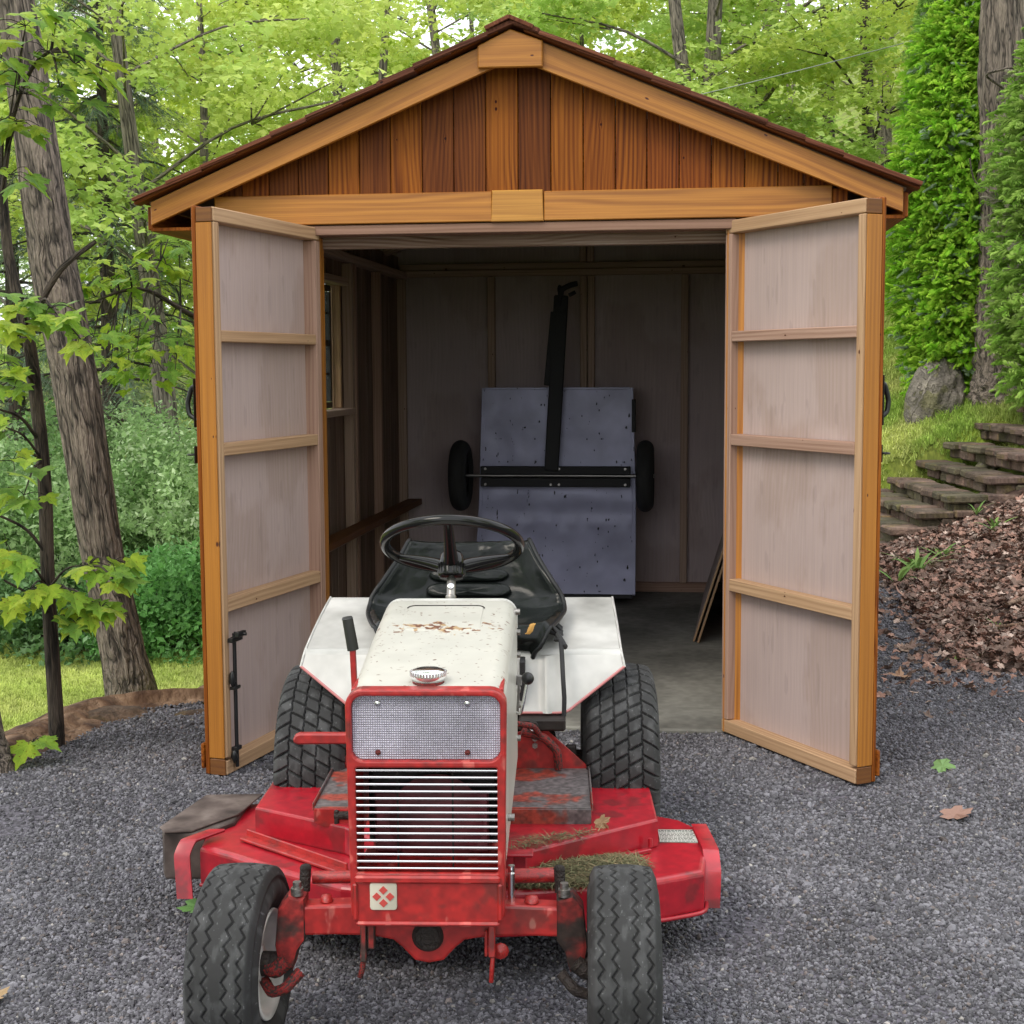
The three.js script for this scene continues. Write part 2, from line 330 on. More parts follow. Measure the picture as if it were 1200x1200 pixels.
const gravelTex = (() => { // crushed grey stone seen from above: voronoi cells
  const r = rng(7), C = 64, px = [], py = [], pc = []; for (let i = 0; i < C * C; i++) { px.push(r()); py.push(r()); pc.push(r()); }
  const n = tileNoise(9);
  return tex(1024, 1024, (u, v) => {
    const x = u * C, y = v * C, ix = Math.floor(x), iy = Math.floor(y); let d1 = 9, d2 = 9, c = 0;
    for (let a = -1; a <= 1; a++) for (let b = -1; b <= 1; b++) { const k = ((ix + a + C) % C) + ((iy + b + C) % C) * C, d = Math.hypot(ix + a + px[k] - x, iy + b + py[k] - y); if (d < d1) { d2 = d1; d1 = d; c = pc[k]; } else if (d < d2) d2 = d; }
    const k = 0.42 + 0.2 * (c - 0.5) + 0.08 * tfbm(n, u, v, 90, 90, 2);
    return [k, k * 0.985, k * 1.03]; }, { repeat: [1 / 0.75, 1 / 0.75] });
})();
{
  const nx = 150, nz = 190, pos = [], idx = [], uv = [];
  const id = new Map();
  const X = (i) => -3.5 + (i / nx) * 12.5, Z = (j) => -6.3 + (j / nz) * 14.8;
  const vtx = (i, j) => { const k = i + ',' + j; if (!id.has(k)) { const x = X(i), z = Z(j); id.set(k, pos.length / 3); pos.push(x, groundH(x, z) + 0.004 + 0.006 * pn(x * 4, z * 4) + 0.012 * pn(x * 1.1, z * 1.1, 7), z); uv.push(x, z); } return id.get(k); };
  for (let i = 0; i < nx; i++) for (let j = 0; j < nz; j++) {
    const c = [[i, j], [i + 1, j], [i + 1, j + 1], [i, j + 1]];
    if (!c.every(([a, b]) => onPad(X(a), Z(b)) && !inShed(X(a), Z(b)))) continue;
    const [a, b, d, e] = c.map((q) => vtx(...q)); idx.push(a, d, b, a, e, d);
  }
  const g = new THREE.BufferGeometry(); g.setAttribute('position', new THREE.Float32BufferAttribute(pos, 3)); g.setAttribute('uv', new THREE.Float32BufferAttribute(uv, 2)); g.setIndex(idx); g.computeVertexNormals();
  const d = part('gravel_driveway', g, std([0.6, 0.58, 0.645], 0.9, { map: gravelTex, bumpMap: gravelTex, bumpScale: 0.012 }));
  tag(d, 'grey crushed stone driveway spread in front of the open shed', null, null, 'structure');
}
const gravelY = (x, z) => groundH(x, z) + 0.004 + 0.006 * pn(x * 4, z * 4) + 0.012 * pn(x * 1.1, z * 1.1, 7);
{
  // loose stones on the driveway, angular, 8 to 24 mm
  const g = new THREE.IcosahedronGeometry(1, 0); const p = g.attributes.position, r = rng(5), key = new Map();
  for (let i = 0; i < p.count; i++) { const k = [p.getX(i), p.getY(i), p.getZ(i)].map((q) => q.toFixed(2)).join(); if (!key.has(k)) key.set(k, [0.72 + r() * 0.5, 0.55 + r() * 0.4, 0.72 + r() * 0.5]); const s = key.get(k); p.setXYZ(i, p.getX(i) * s[0], p.getY(i) * s[1], p.getZ(i) * s[2]); }
  g.computeVertexNormals();
  const mats = [], cols = [], rr = rng(99);
  const camx = 0.654, camz = 5.654;
  let tries = 0;
  while (mats.length < 250000 && tries++ < 900000) {
    // more stones where they show larger
    const depth = 2.3 + 7.6 * Math.pow(rr(), 1.35), side = (rr() * 2 - 1) * 0.44 * depth;
    const x = camx - 0.1207 * depth + 0.9927 * side, z = camz - 0.9927 * depth - 0.1207 * side;
    if (!onPad(x, z) || inShed(x, z)) continue;
    const big = pn(x * 2.2, z * 2.2, 2), bare = fbm(x * 1.1 + 3, z * 0.8, 11, 3); if (bare > 0.12 && rr() < 0.8 * sstep(0.12, 0.3, bare)) continue; const s = 0.76 * (rr() > 0.985 ? 1.8 : 1) * (0.0042 + 0.0052 * Math.pow(rr(), 2) + (big > 0.1 ? 0.0022 * rr() : 0)) * (1 + 0.06 * (depth - 2.5));
    mats.push(mat4(x, gravelY(x, z) + s * 0.25, z, rr() * 6.3, rr() * 6.3, rr() * 6.3, [s * (0.8 + rr() * 0.6), s * (0.7 + rr() * 0.4), s]));
    const k = 0.06 + 0.17 * Math.pow(rr(), 1.9) + 0.035 * big, t = rr();
    cols.push(t > 0.985 ? lin(k * 1.9, k * 1.8, k * 1.7) : t > 0.94 ? lin(k * 1.12, k * 0.95, k * 0.92) : lin(k * 0.985, k * 0.965, k * 1.09));
  }
  const st = instanced('gravel', g, std([1, 1, 1], 0.85), mats, cols);
  tag(st, 'loose grey crushed stones lying all over the driveway', null, null, 'stuff');
}
// a fallen leaf: curled five-lobed outline
function mapleLeaf(curl = 0.25, fold = 0.25) {
  const half = [[0.02, -0.02], [0.2, -0.1], [0.42, -0.02], [0.34, 0.12], [0.62, 0.3], [0.46, 0.38], [0.42, 0.48], [0.2, 0.44], [0.22, 0.66], [0.1, 0.74], [0, 1]];
  const o = [...half, ...half.slice(0, -1).reverse().map(([x, y]) => [-x, y])];
  const pos = [], uv = [], c = [0, 0.26];
  const lift = ([x, y]) => [x, fold * Math.abs(x) * 0.8 - curl * (x * x + (y - 0.3) * (y - 0.3)), y];
  for (let i = 0; i < o.length; i++) { const a = o[i], b = o[(i + 1) % o.length]; for (const q of [c, b, a]) { pos.push(...lift(q)); uv.push(q[0], q[1]); } }
  const g = new THREE.BufferGeometry(); g.setAttribute('position', new THREE.Float32BufferAttribute(pos, 3)); g.setAttribute('uv', new THREE.Float32BufferAttribute(uv, 2)); g.computeVertexNormals();
  return g;
}
const dryLeaf = mapleLeaf(0.75, 0.5), dryLeaf2 = mapleLeaf(-0.6, -0.3);
{
  // the bank of brown leaves beside the steps
  const inLitter = (x, z) => x > 1.9 && z < -1.25 && z > -6 && x < 4.6 && !(z < -5.75 && x > 2.2);
  for (const [geo, seed, n] of [[dryLeaf, 31, 13000], [dryLeaf2, 32, 11000]]) {
    const mats = [], cols = [], r = rng(seed);
    while (mats.length < n) {
      const x = 1.25 + r() * 3.4, z = -0.2 - r() * 5.8; const fringe = 1.1 * Math.pow(r(), 5);
      if (!inLitter(x + fringe, z - fringe)) continue;
      if (!inLitter(x - 0.05, z + 0.05) && r() > 0.3) continue; if (pn(x * 2.3, z * 2.3, 8) > 0.22 && r() > 0.3) continue;
      const s = (0.02 + r() * 0.034) * (r() > 0.93 ? 1.5 : 1);
      mats.push(mat4(x, groundH(x, z) + 0.012 + r() * 0.045, z, r() * 1.4 - 0.7, r() * 6.3, r() * 1.4 - 0.7, s));
      const k = 0.6 + r() * 0.9; cols.push(r() > 0.9 ? lin(0.4 * k, 0.3 * k, 0.25 * k) : r() > 0.5 ? lin(0.25 * k, 0.14 * k, 0.105 * k) : lin(0.13 * k, 0.082 * k, 0.062 * k));
    }
    const o = instanced('fallen_leaves', geo, std([1, 1, 1], 0.75, { side: THREE.DoubleSide }), mats, cols);
    tag(o, seed === 31 ? 'thick bed of brown dead leaves on the bank below the stone steps' : 'upturned pale brown dead leaves mixed into the bank below the steps', null, null, 'stuff');
  }
  // brown soil under them
  const litterTex = mottle(65, 14, 0.75, [0.9, 1.15, 1.3], [1.2, 1.2]);
  const g = gridGeo(60, 90, (u, v) => { const x = 1.88 + u * 3.2, z = -1.2 - v * 5.0; return [x, groundH(x, z) + (onPad(x, z) ? -0.02 : 0.012 + 0.02 * fbm(x * 5, z * 5)), z]; }, (u, v, p) => [p[0], p[2]]);
  const soil = part('leaf_mould', g, std([0.15, 0.1, 0.075], 0.95, { map: litterTex, bumpMap: litterTex, bumpScale: 0.03 }));
  tag(soil, 'dark brown leaf mould under the dead leaves of the bank', null, null, 'structure');
}
{
  // scattered single leaves on the gravel
  const spots = [
    [1.54, 0.42, 0.1, [0.14, 0.25, 0.08], 'green leaf lying by the foot of the open door beside the path', 1.2],
    [1.5, 0.98, 0.1, [0.26, 0.15, 0.115], 'pale reddish dead leaf alone on the gravel beyond the mower deck', 0.4],
    [1.69, 1.58, 0.085, [0.14, 0.2, 0.09], 'faded green leaf pressed into the gravel near the picture edge', 2.0],
    [-0.93, 2.62, 0.07, [0.3, 0.2, 0.1], 'curled tan leaf on the gravel left of the front tyre', 0.9],
    [-0.5, 2.8, 0.075, [0.34, 0.42, 0.12], 'light green leaf against the outside of the front tyre', 2.4],
    [-0.64, 2.0, 0.1, [0.1, 0.22, 0.05], 'dark green leaf under the black deck chute', 0.2],
    [1.72, -1.75, 0.09, [0.27, 0.18, 0.13], 'pale leaf at the edge of the leaf bank by the shed', 1.7],
    [1.63, -1.1, 0.09, [0.3, 0.17, 0.1], 'tan leaf on the gravel between the open door and the leaf bank', 3.0],
  ];
  const r = rng(3);
  for (const [x, z, s, c, label, yaw] of spots) {
    const m = part('fallen_leaf', r() > 0.5 ? dryLeaf : dryLeaf2, std(c, 0.7, { side: THREE.DoubleSide }));
    m.position.set(x, gravelY(x, z) + 0.018, z); m.rotation.set(0.15, yaw, 0.1); m.scale.setScalar(s);
    tag(m, label, 'leaf', 'single leaves on the gravel');
  }
}

// ---------- the shed ----------
const shed = thing('garden_shed', 'open cedar garden shed with gabled shingle roof behind the red tractor', 'shed');
const RISE = 0.4225, APEX = 2.678; // roof slope and height of the rake boards' top edge at the ridge
const roofY = (x) => APEX - RISE * Math.abs(x);
const ANG = Math.atan(RISE), COS = Math.cos(ANG);
const L = -3.64; // outside of the back wall
{
  // slab and floor
  const concTex = (() => { const n = tileNoise(111), m = tileNoise(112); return tex(512, 512, (u, v) => { const k = 0.66 + 0.22 * tfbm(n, u, v, 4, 4, 5) + 0.07 * tfbm(m, u, v, 50, 50, 2); return [k, k * 0.99, k * 0.96]; }, { repeat: [0.7, 0.7] }); })();
  part('floor_slab', flatUV(ext(-1.23, 1.23, -0.1, 0, L - 0.02, -0.01, 0.008)), std([0.55, 0.55, 0.53], 0.9, { map: concTex, bumpMap: concTex, bumpScale: 0.003 }), shed);

  // gable boards
  const X = [-1.19, -1.095, -0.985, -0.866, -0.746, -0.622, -0.498, -0.374, -0.25, -0.125, 0.0, 0.126, 0.25, 0.372, 0.492, 0.614, 0.735, 0.86, 0.983, 1.08, 1.19];
  const tone = ['dark', 'red', 'dark', 'dark', 'bright', 'dark', 'bright', 'dark', 'dark', 'bright', 'dark', 'bright', 'mid', 'mid', 'red', 'red', 'mid', 'bright', 'mid', 'red'];
  const r = rng(17);
  for (let i = 0; i < X.length - 1; i++) {
    const a = X[i] + 0.0015, b = X[i + 1] - 0.0015, top = (x) => roofY(x) - 0.012, zf = 0.02 + r() * 0.003;
    const pts = [[a, 2.0], [b, 2.0], [b, top(b)]]; if (a < 0 && b > 0) pts.push([0, top(0)]); pts.push([a, top(a)]);
    const g = prism(pts, 0.02, 0.0025).translate(0, 0, zf - 0.02); const gg = flatUV(g), uv = gg.attributes.uv, ou = r() * 5, ov = r() * 5;
    for (let k = 0; k < uv.count; k++) uv.setXY(k, uv.getX(k) + ou, uv.getY(k) + ov);
    part('gable_board', gg, wood[tone[i]], shed);
  }
  // trim across the gable foot
  part('trim_board', [ext(-1.2, -0.1, 1.986, 2.1, 0.024, 0.046, 0.003)], wood.trim, shed);
  part('trim_board', [ext(0.101, 1.182, 1.986, 2.097, 0.024, 0.046, 0.003)], wood.trim, shed);
  part('trim_board', [ext(1.184, 1.24, 1.99, 2.085, 0.022, 0.042, 0.003)], wood.mid, shed);
  { const g = flatUV(prism([[-0.103, 1.984], [0.1, 1.984], [0.096, 2.103], [-0.098, 2.103]], 0.024, 0.003).translate(0, 0, 0.027)), uv = g.attributes.uv; for (let k = 0; k < uv.count; k++) uv.setXY(k, uv.getY(k) + 0.4, uv.getX(k) + 0.1); part('trim_plate', g, wood.key, shed); }
  // header and jambs of the opening
  part('header', [ext(-0.83, 0.83, 1.945, 1.982, -0.07, 0.036, 0.003)], wood.header, shed);
  part('header_beam', [ext(-1.19, 1.19, 1.9, 2.06, -0.12, -0.074, 0.003)], wood.cedarIn, shed);
  for (const s of [-1, 1]) {
    part('jamb', [ext(s * 0.797, s * 0.875, 0, 1.943, -0.09, 0.018, 0.003)], wood.trim, shed);
    for (let k = 0; k < 3; k++) part('wall_board', [ext(s * (0.878 + k * 0.106), s * (0.982 + k * 0.106), 0, 1.984, 0.002, 0.02, 0.003)], [wood.mid, wood.red, wood.bright][k], shed);
    part('corner_board', [ext(s * 1.196, s * 1.24, 0, 1.984, -0.06, 0.03, 0.003)], wood.trim, shed);
  }
  // rake boards (fascia), cut plumb at the eaves, and the ridge plate
  for (const s of [-1, 1]) {
    const o = 1.43, i = 0.03, g = flatUV(prism([[s * i, roofY(i)], [s * o, roofY(o)], [s * o, roofY(o) - 0.088], [s * i, roofY(i) - 0.1]].sort(() => 0), 0.022, 0.0025).translate(0, 0, 0.104));
    const uv = g.attributes.uv; for (let k = 0; k < uv.count; k++) { const x = uv.getX(k), y = uv.getY(k); uv.setXY(k, y + RISE * Math.abs(x) + 0.2 + s * 0.1, x / COS); }
    part('rake_board', g, wood.trim, shed);
  }
  { const g = flatUV(prism([[-0.136, 2.542], [0.108, 2.54], [0.108, roofY(0.108) + 0.002], [-0.013, APEX + 0.002], [-0.136, roofY(0.136) + 0.002]], 0.022, 0.004).translate(0, 0, 0.127)), uv = g.attributes.uv; for (let k = 0; k < uv.count; k++) uv.setXY(k, uv.getY(k) + 0.5, uv.getX(k) + 0.3); part('ridge_plate', g, wood.trim, shed); }
  // eave boards and soffits along the sides
  for (const s of [-1, 1]) {
    part('soffit', [ext(s * 1.245, s * 1.44, 1.965, 1.979, L - 0.1, 0.1, 0.002)], wood.mid, shed);
    part('eave_board', [ext(s * 1.432, s * 1.452, 1.97, 2.06, L - 0.1, 0.1, 0.003)], wood.mid, shed);
  }
  // roof boards running up the slope, seen from inside
  for (const s of [-1, 1]) for (let k = 0; k < 15; k++) {
    const z1 = 0.1 - k * 0.255, z0 = z1 - 0.249;
    const g = cbox(1.55, 0.014, 0.249, 0.002).rotateZ(-s * ANG).translate(s * 0.74 * 0.985, roofY(0.74) + 0.006, (z0 + z1) / 2);
    part('roof_board', g, k % 3 ? wood.plyDark : wood.cedarIn, shed);
  }
  // rafters / ridge beam
  part('ridge_beam', [ext(-0.02, 0.02, 2.5, 2.62, L + 0.03, 0.0, 0.003)], wood.firOld, shed);
  for (const zr of [-0.98, -2.1, -3.2]) for (const s of [-1, 1]) part('rafter', [bar([s * 0.02, 2.6, zr], [s * 1.2, roofY(1.2) - 0.04, zr], 0.04, 0.07, V(0, 0, 1))], wood.firOld, shed);
  // shingle courses: the end shingle of each course is a piece of its own, the rest of the slope one part
  const rr = rng(29);
  for (const s of [-1, 1]) {
    const rest = [];
    for (let k = 0; k < 11; k++) {
      const d = 1.485 - k * 0.139; // distance of the butt from the ridge
      let z = 0.17 + rr() * 0.012;
      for (let q = 0; z > L - 0.15; q++) {
        const w = q ? 0.09 + rr() * 0.11 : 0.16 + rr() * 0.05, t = 0.011 + rr() * 0.006, len = Math.min(0.3, d / COS + 0.0);
        const g = cbox(len, t, w - 0.004, 0.0015, rr).rotateZ(-s * (ANG - 0.035)).translate(s * (d - len * COS * 0.5 + rr() * 0.004), roofY(d) + 0.028 + len * RISE * COS * 0.5 - 0.004 + rr() * 0.003, z - w / 2);
        if (q === 0) part('roof_shingle', g, rr() > 0.5 ? wood.shingle : wood.shingle2, shed); else rest.push(g);
        z -= w;
      }
    }
    part('shingle_slope', rest, wood.shingle, shed).userData.kind = 'stuff';
    // ridge cap
    for (let k = 0; k < 15; k++) part('ridge_cap', [cbox(0.1, 0.015, 0.27, 0.002).rotateX(0.03).rotateZ(-s * (ANG + 0.02)).translate(s * 0.046 - 0.014, 2.702, 0.05 - k * 0.26)], k % 2 ? wood.shingle : wood.shingle2, shed);
    part('roof_edge', [bar([s * 0.05 - 0.01, roofY(0.05) + 0.017, 0.126], [s * 1.485, roofY(1.485) + 0.017, 0.126], 0.06, 0.012, V(0, 1, 0))], wood.dark, shed);
  }
  // back wall: plywood sheets, studs, plates
  const bz = -3.59;
  for (const [a, b] of [[-1.2, -0.592], [-0.588, 0.018], [0.022, 0.628], [0.632, 1.2]]) part('back_panel', [ext(a, b, 0, 2.02, bz - 0.03, bz - 0.012, 0.001)], wood.plyDark, shed);
  for (const [x, w] of [[-0.592, 0.045], [-0.005, 0.042], [0.043, 0.042], [0.628, 0.045]]) part('stud', [ext(x - w / 2, x + w / 2, 0.06, 2.0, bz - 0.011, bz + 0.05, 0.003)], wood.firOld, shed);
  part('bottom_plate', [ext(-1.18, 1.18, 0.001, 0.058, bz - 0.011, bz + 0.055, 0.003)], wood.firPink, shed);
  part('top_plate', [ext(-1.18, 1.18, 2.004, 2.042, bz - 0.011, bz + 0.055, 0.003)], wood.firOld, shed);
  part('top_plate', [ext(-1.18, 1.18, 2.046, 2.084, bz - 0.013, bz + 0.03, 0.003)], wood.firOld, shed);
  { const g = flatUV(prism([[-1.235, 1.99], [1.235, 1.99], [1.235, roofY(1.235)], [0, APEX], [-1.235, roofY(1.235)]], 0.016, 0.001).translate(0, 0, bz - 0.048)); part('back_gable', g, wood.plyDark, shed); }
  for (const x of [-0.01, 0.038]) part('stud', [ext(x - 0.021, x + 0.021, 2.087, roofY(x) - 0.03, bz - 0.01, bz + 0.03, 0.003)], wood.firOld, shed);
  // side walls of vertical boards with studs and rails inside
  for (const s of [-1, 1]) {
    const win = s < 0 ? [-1.83, -1.03, 1.22, 1.86] : null; // z range and height range of the window opening
    const rr2 = rng(s < 0 ? 201 : 202);
    for (let z = L + 0.01, k = 0; z < -0.1; k++) {
      const w = Math.min(0.13 + 0.05 * rr2(), -0.06 - z), mat = [wood.cedarIn, wood.cedarIn2, wood.firOld, wood.cedarIn][Math.floor(rr2() * 4)], off = rr2() * 0.004;
      const put = (y0, y1) => part('wall_board', [ext(s * (1.2 + off), s * (1.222 + off), y0, y1, z + 0.001, z + w - 0.001, 0.002)], mat, shed);
      const mid = z + w / 2;
      if (win && mid > win[0] && mid < win[1]) { put(0, win[2] - 0.004); put(win[3] + 0.004, 2.14); } else put(0, 2.14);
      z += w;
    }
    for (const z of [-3.56, -2.8, -2.16, -2.07, -0.86, -0.14]) part('stud', [ext(s * 1.145, s * 1.198, 0.06, 1.99, z - 0.021, z + 0.021, 0.003)], z > -2.9 && z < -2.1 ? wood.firPink : wood.firOld, shed);
    part('top_plate', [ext(s * 1.13, s * 1.199, 1.994, 2.034, L + 0.07, -0.125, 0.003)], wood.firOld, shed);
    part('rail', [ext(s * 1.05, s * 1.143, 0.552, 0.588, L + 0.09, -0.2, 0.003)], wood.edgeDark, shed);
    part('rail', [ext(s * 1.146, s * 1.197, 0.5, 0.55, L + 0.09, -0.2, 0.003)], wood.firOld, shed);
    part('bottom_plate', [ext(s * 1.14, s * 1.198, 0.001, 0.058, L + 0.07, -0.1, 0.003)], wood.firOld, shed);
    if (win) {
      const w = groupPart('window', shed);
      const bl = std([0.02, 0.02, 0.022], 0.5);
      part('frame', [ext(-1.228, -1.196, win[2] + 0.002, win[2] + 0.034, win[0] + 0.03, win[1] - 0.03), ext(-1.228, -1.196, win[3] - 0.034, win[3] - 0.002, win[0] + 0.03, win[1] - 0.03), ext(-1.228, -1.196, win[2] + 0.036, win[3] - 0.036, win[0] + 0.03, win[0] + 0.062), ext(-1.228, -1.196, win[2] + 0.036, win[3] - 0.036, win[1] - 0.062, win[1] - 0.03), ext(-1.224, -1.2, 1.545, 1.575, win[0] + 0.064, win[1] - 0.064)], bl, w);
      for (let k = 1; k < 4; k++) { const z = lerp(win[0] + 0.062, win[1] - 0.062, k / 4); part('muntin', [ext(-1.216, -1.206, win[2] + 0.036, win[3] - 0.036, z - 0.006, z + 0.006, 0.001)], bl, w); }
      for (const y of [1.4, 1.715]) part('muntin', [ext(-1.215, -1.207, y - 0.006, y + 0.006, win[0] + 0.062, win[1] - 0.062, 0.001)], bl, w);
      part('pane', [ext(-1.2125, -1.2095, win[2] + 0.036, win[3] - 0.036, win[0] + 0.062, win[1] - 0.062, 0.0005)], phy([0.96, 0.97, 0.97], 0.02, { transmission: 1, thickness: 0, ior: 1.5 }), w);
      part('sill', [ext(-1.197, -1.1, win[2] - 0.034, win[2] - 0.002, win[0] - 0.1, win[1] + 0.1, 0.003)], wood.firOld, w);
      part('casing', [ext(-1.195, -1.15, win[2] + 0.002, win[3] - 0.002, win[0] + 0.0, win[0] + 0.028, 0.003)], wood.fir, w);
      part('casing', [ext(-1.195, -1.15, win[2] + 0.002, win[3] - 0.002, win[1] - 0.028, win[1] + 0.0, 0.003)], wood.fir, w);
      part('casing', [ext(-1.196, -1.13, win[3] + 0.002, win[3] + 0.04, win[0] - 0.1, win[1] + 0.1, 0.003)], wood.firOld, w);
    }
  }
}
// doors: local x from hinge to free edge, y up, z outward from the inner face
function makeDoor(side) {
  const d = groupPart('door', shed, side < 0 ? 'door with a black drop bolt on its free stile' : 'plain door without a bolt inside');
  const DW = 0.825, H = 1.976, T = 0.064;
  const a = (side < 0 ? 78.72 : 57.95) * D2R;
  const ux = side < 0 ? V(-Math.cos(a), 0, Math.sin(a)) : V(Math.cos(a), 0, Math.sin(a));
  const out = side < 0 ? V(-Math.sin(a), 0, -Math.cos(a)) : V(Math.sin(a), 0, -Math.cos(a));
  // right-handed basis with z pointing out: on the right door local x runs from the free edge to the hinge
  const s = side < 0 ? 1 : -1;
  d.setRotationFromMatrix(M4().makeBasis(ux.clone().multiplyScalar(s), V(0, 1, 0), out)); d.position.set(side * 0.7904, 0, 0);
  const e = (x0, x1, y0, y1, z0, z1, c) => ext(s * x0, s * x1, y0, y1, z0, z1, c);
  // frame
  part('stile', [e(DW - 0.036, DW, 0.062, H - 0.05, 0, T, 0.003)], wood.fir, d);
  part('stile', [e(0, 0.042, 0.052, H - 0.05, 0, T, 0.003)], wood.firPink, d);
  part('top_rail', [e(0, DW, H - 0.048, H, 0.0, T, 0.003)], wood.fir, d);
  part('bottom_rail', [e(0, DW, 0.0, 0.05, 0.0, T, 0.003)], wood.fir, d);
  // outer face of the free stile, stained
  part('edge_strip', [e(DW + 0.0015, DW + 0.008, 0.06, H - 0.052, 0.006, T + 0.002, 0.002)], wood.edge, d);
  part('edge_strip', [e(DW + 0.0015, DW + 0.008, H - 0.05, H - 0.001, 0.004, T, 0.002)], wood.edgeDark, d);
  part('edge_strip', [e(DW + 0.0015, DW + 0.008, 0.0, 0.057, 0.004, T, 0.002)], wood.edgeDark, d);
  for (const [y, w] of [[1.54, 0.04], [1.147, 0.043], [side < 0 ? 0.6 : 0.585, 0.047]]) part('cross_rail', [e(0.0435, DW - 0.0375, y - w / 2, y + w / 2, 0.001, 0.05, 0.003)], side < 0 || y < 1 ? wood.fir : wood.firPink, d);
  part('panel', [e(0.02, DW - 0.01, 0.03, H - 0.02, T - 0.012, T - 0.004, 0.001)], wood.ply, d);
  // outside boards
  for (let k = 0; k < 7; k++) part('door_board', [e(k * 0.119, k * 0.119 + 0.117, 0.0, H + 0.006, T + 0.003, T + 0.02, 0.003)], [wood.mid, wood.bright, wood.red][(k * 2) % 3], d);
  part('brace_strip', [e(DW - 0.09, DW + 0.012, 0.02, 0.11, T + 0.021, T + 0.034, 0.003)], wood.mid, d);
  // pull handle and hasp on the outside
  const hx = s * (DW - 0.03), hz = T + 0.036;
  part('handle', [tube([[hx, 1.37, hz], [hx, 1.36, hz + 0.02], [hx, 1.31, hz + 0.036], [hx, 1.27, hz + 0.03], [hx, 1.25, hz]], 0.009, 8, 24), ext(hx - 0.018, hx + 0.018, 1.225, 1.395, hz + 0.001, hz + 0.005)], metal.black, d);
  part('hasp', [ext(hx - 0.015, hx + 0.02, 1.1, 1.16, hz + 0.001, hz + 0.006), new THREE.TorusGeometry(0.014, 0.004, 6, 14).rotateX(Math.PI / 2).translate(hx + s * 0.01, 1.13, hz + 0.018)], metal.black, d);
  if (side < 0) {
    const bx0 = s * (DW - 0.05);
    part('drop_bolt', [rod([bx0, 0.02, -0.012], [bx0, 0.5, -0.012], 0.007, 10), rod([bx0, 0.5, -0.012], [bx0 - s * 0.0, 0.5, -0.06], 0.006, 8), ext(bx0 - 0.045, bx0 + 0.03, 0.47, 0.486, -0.022, -0.001), ext(bx0 - 0.02, bx0 + 0.035, 0.492, 0.51, -0.05, -0.034), ext(bx0 - 0.022, bx0 + 0.022, 0.3, 0.312, -0.022, -0.001), ext(bx0 - 0.02, bx0 + 0.02, 0.08, 0.095, -0.022, -0.001), lathe([[0, 0], [0.012, 0.02], [0.009, 0.05], [0, 0.06]], 10).translate(bx0 + s * 0.022, 0.31, -0.012), lathe([[0, 0], [0.013, 0.025], [0.008, 0.045], [0, 0.05]], 10).translate(bx0 + s * 0.02, 0.035, -0.012)], metal.black, d);
  }
  for (const y of [0.25, 1.0, 1.75]) part('hinge', [rod([0, y - 0.04, T + 0.02], [0, y + 0.04, T + 0.02], 0.007, 8), e(0.003, 0.1, y - 0.018, y + 0.018, T + 0.021, T + 0.025, 0.001)], metal.black, d);
  return d;
}
makeDoor(-1); makeDoor(1);

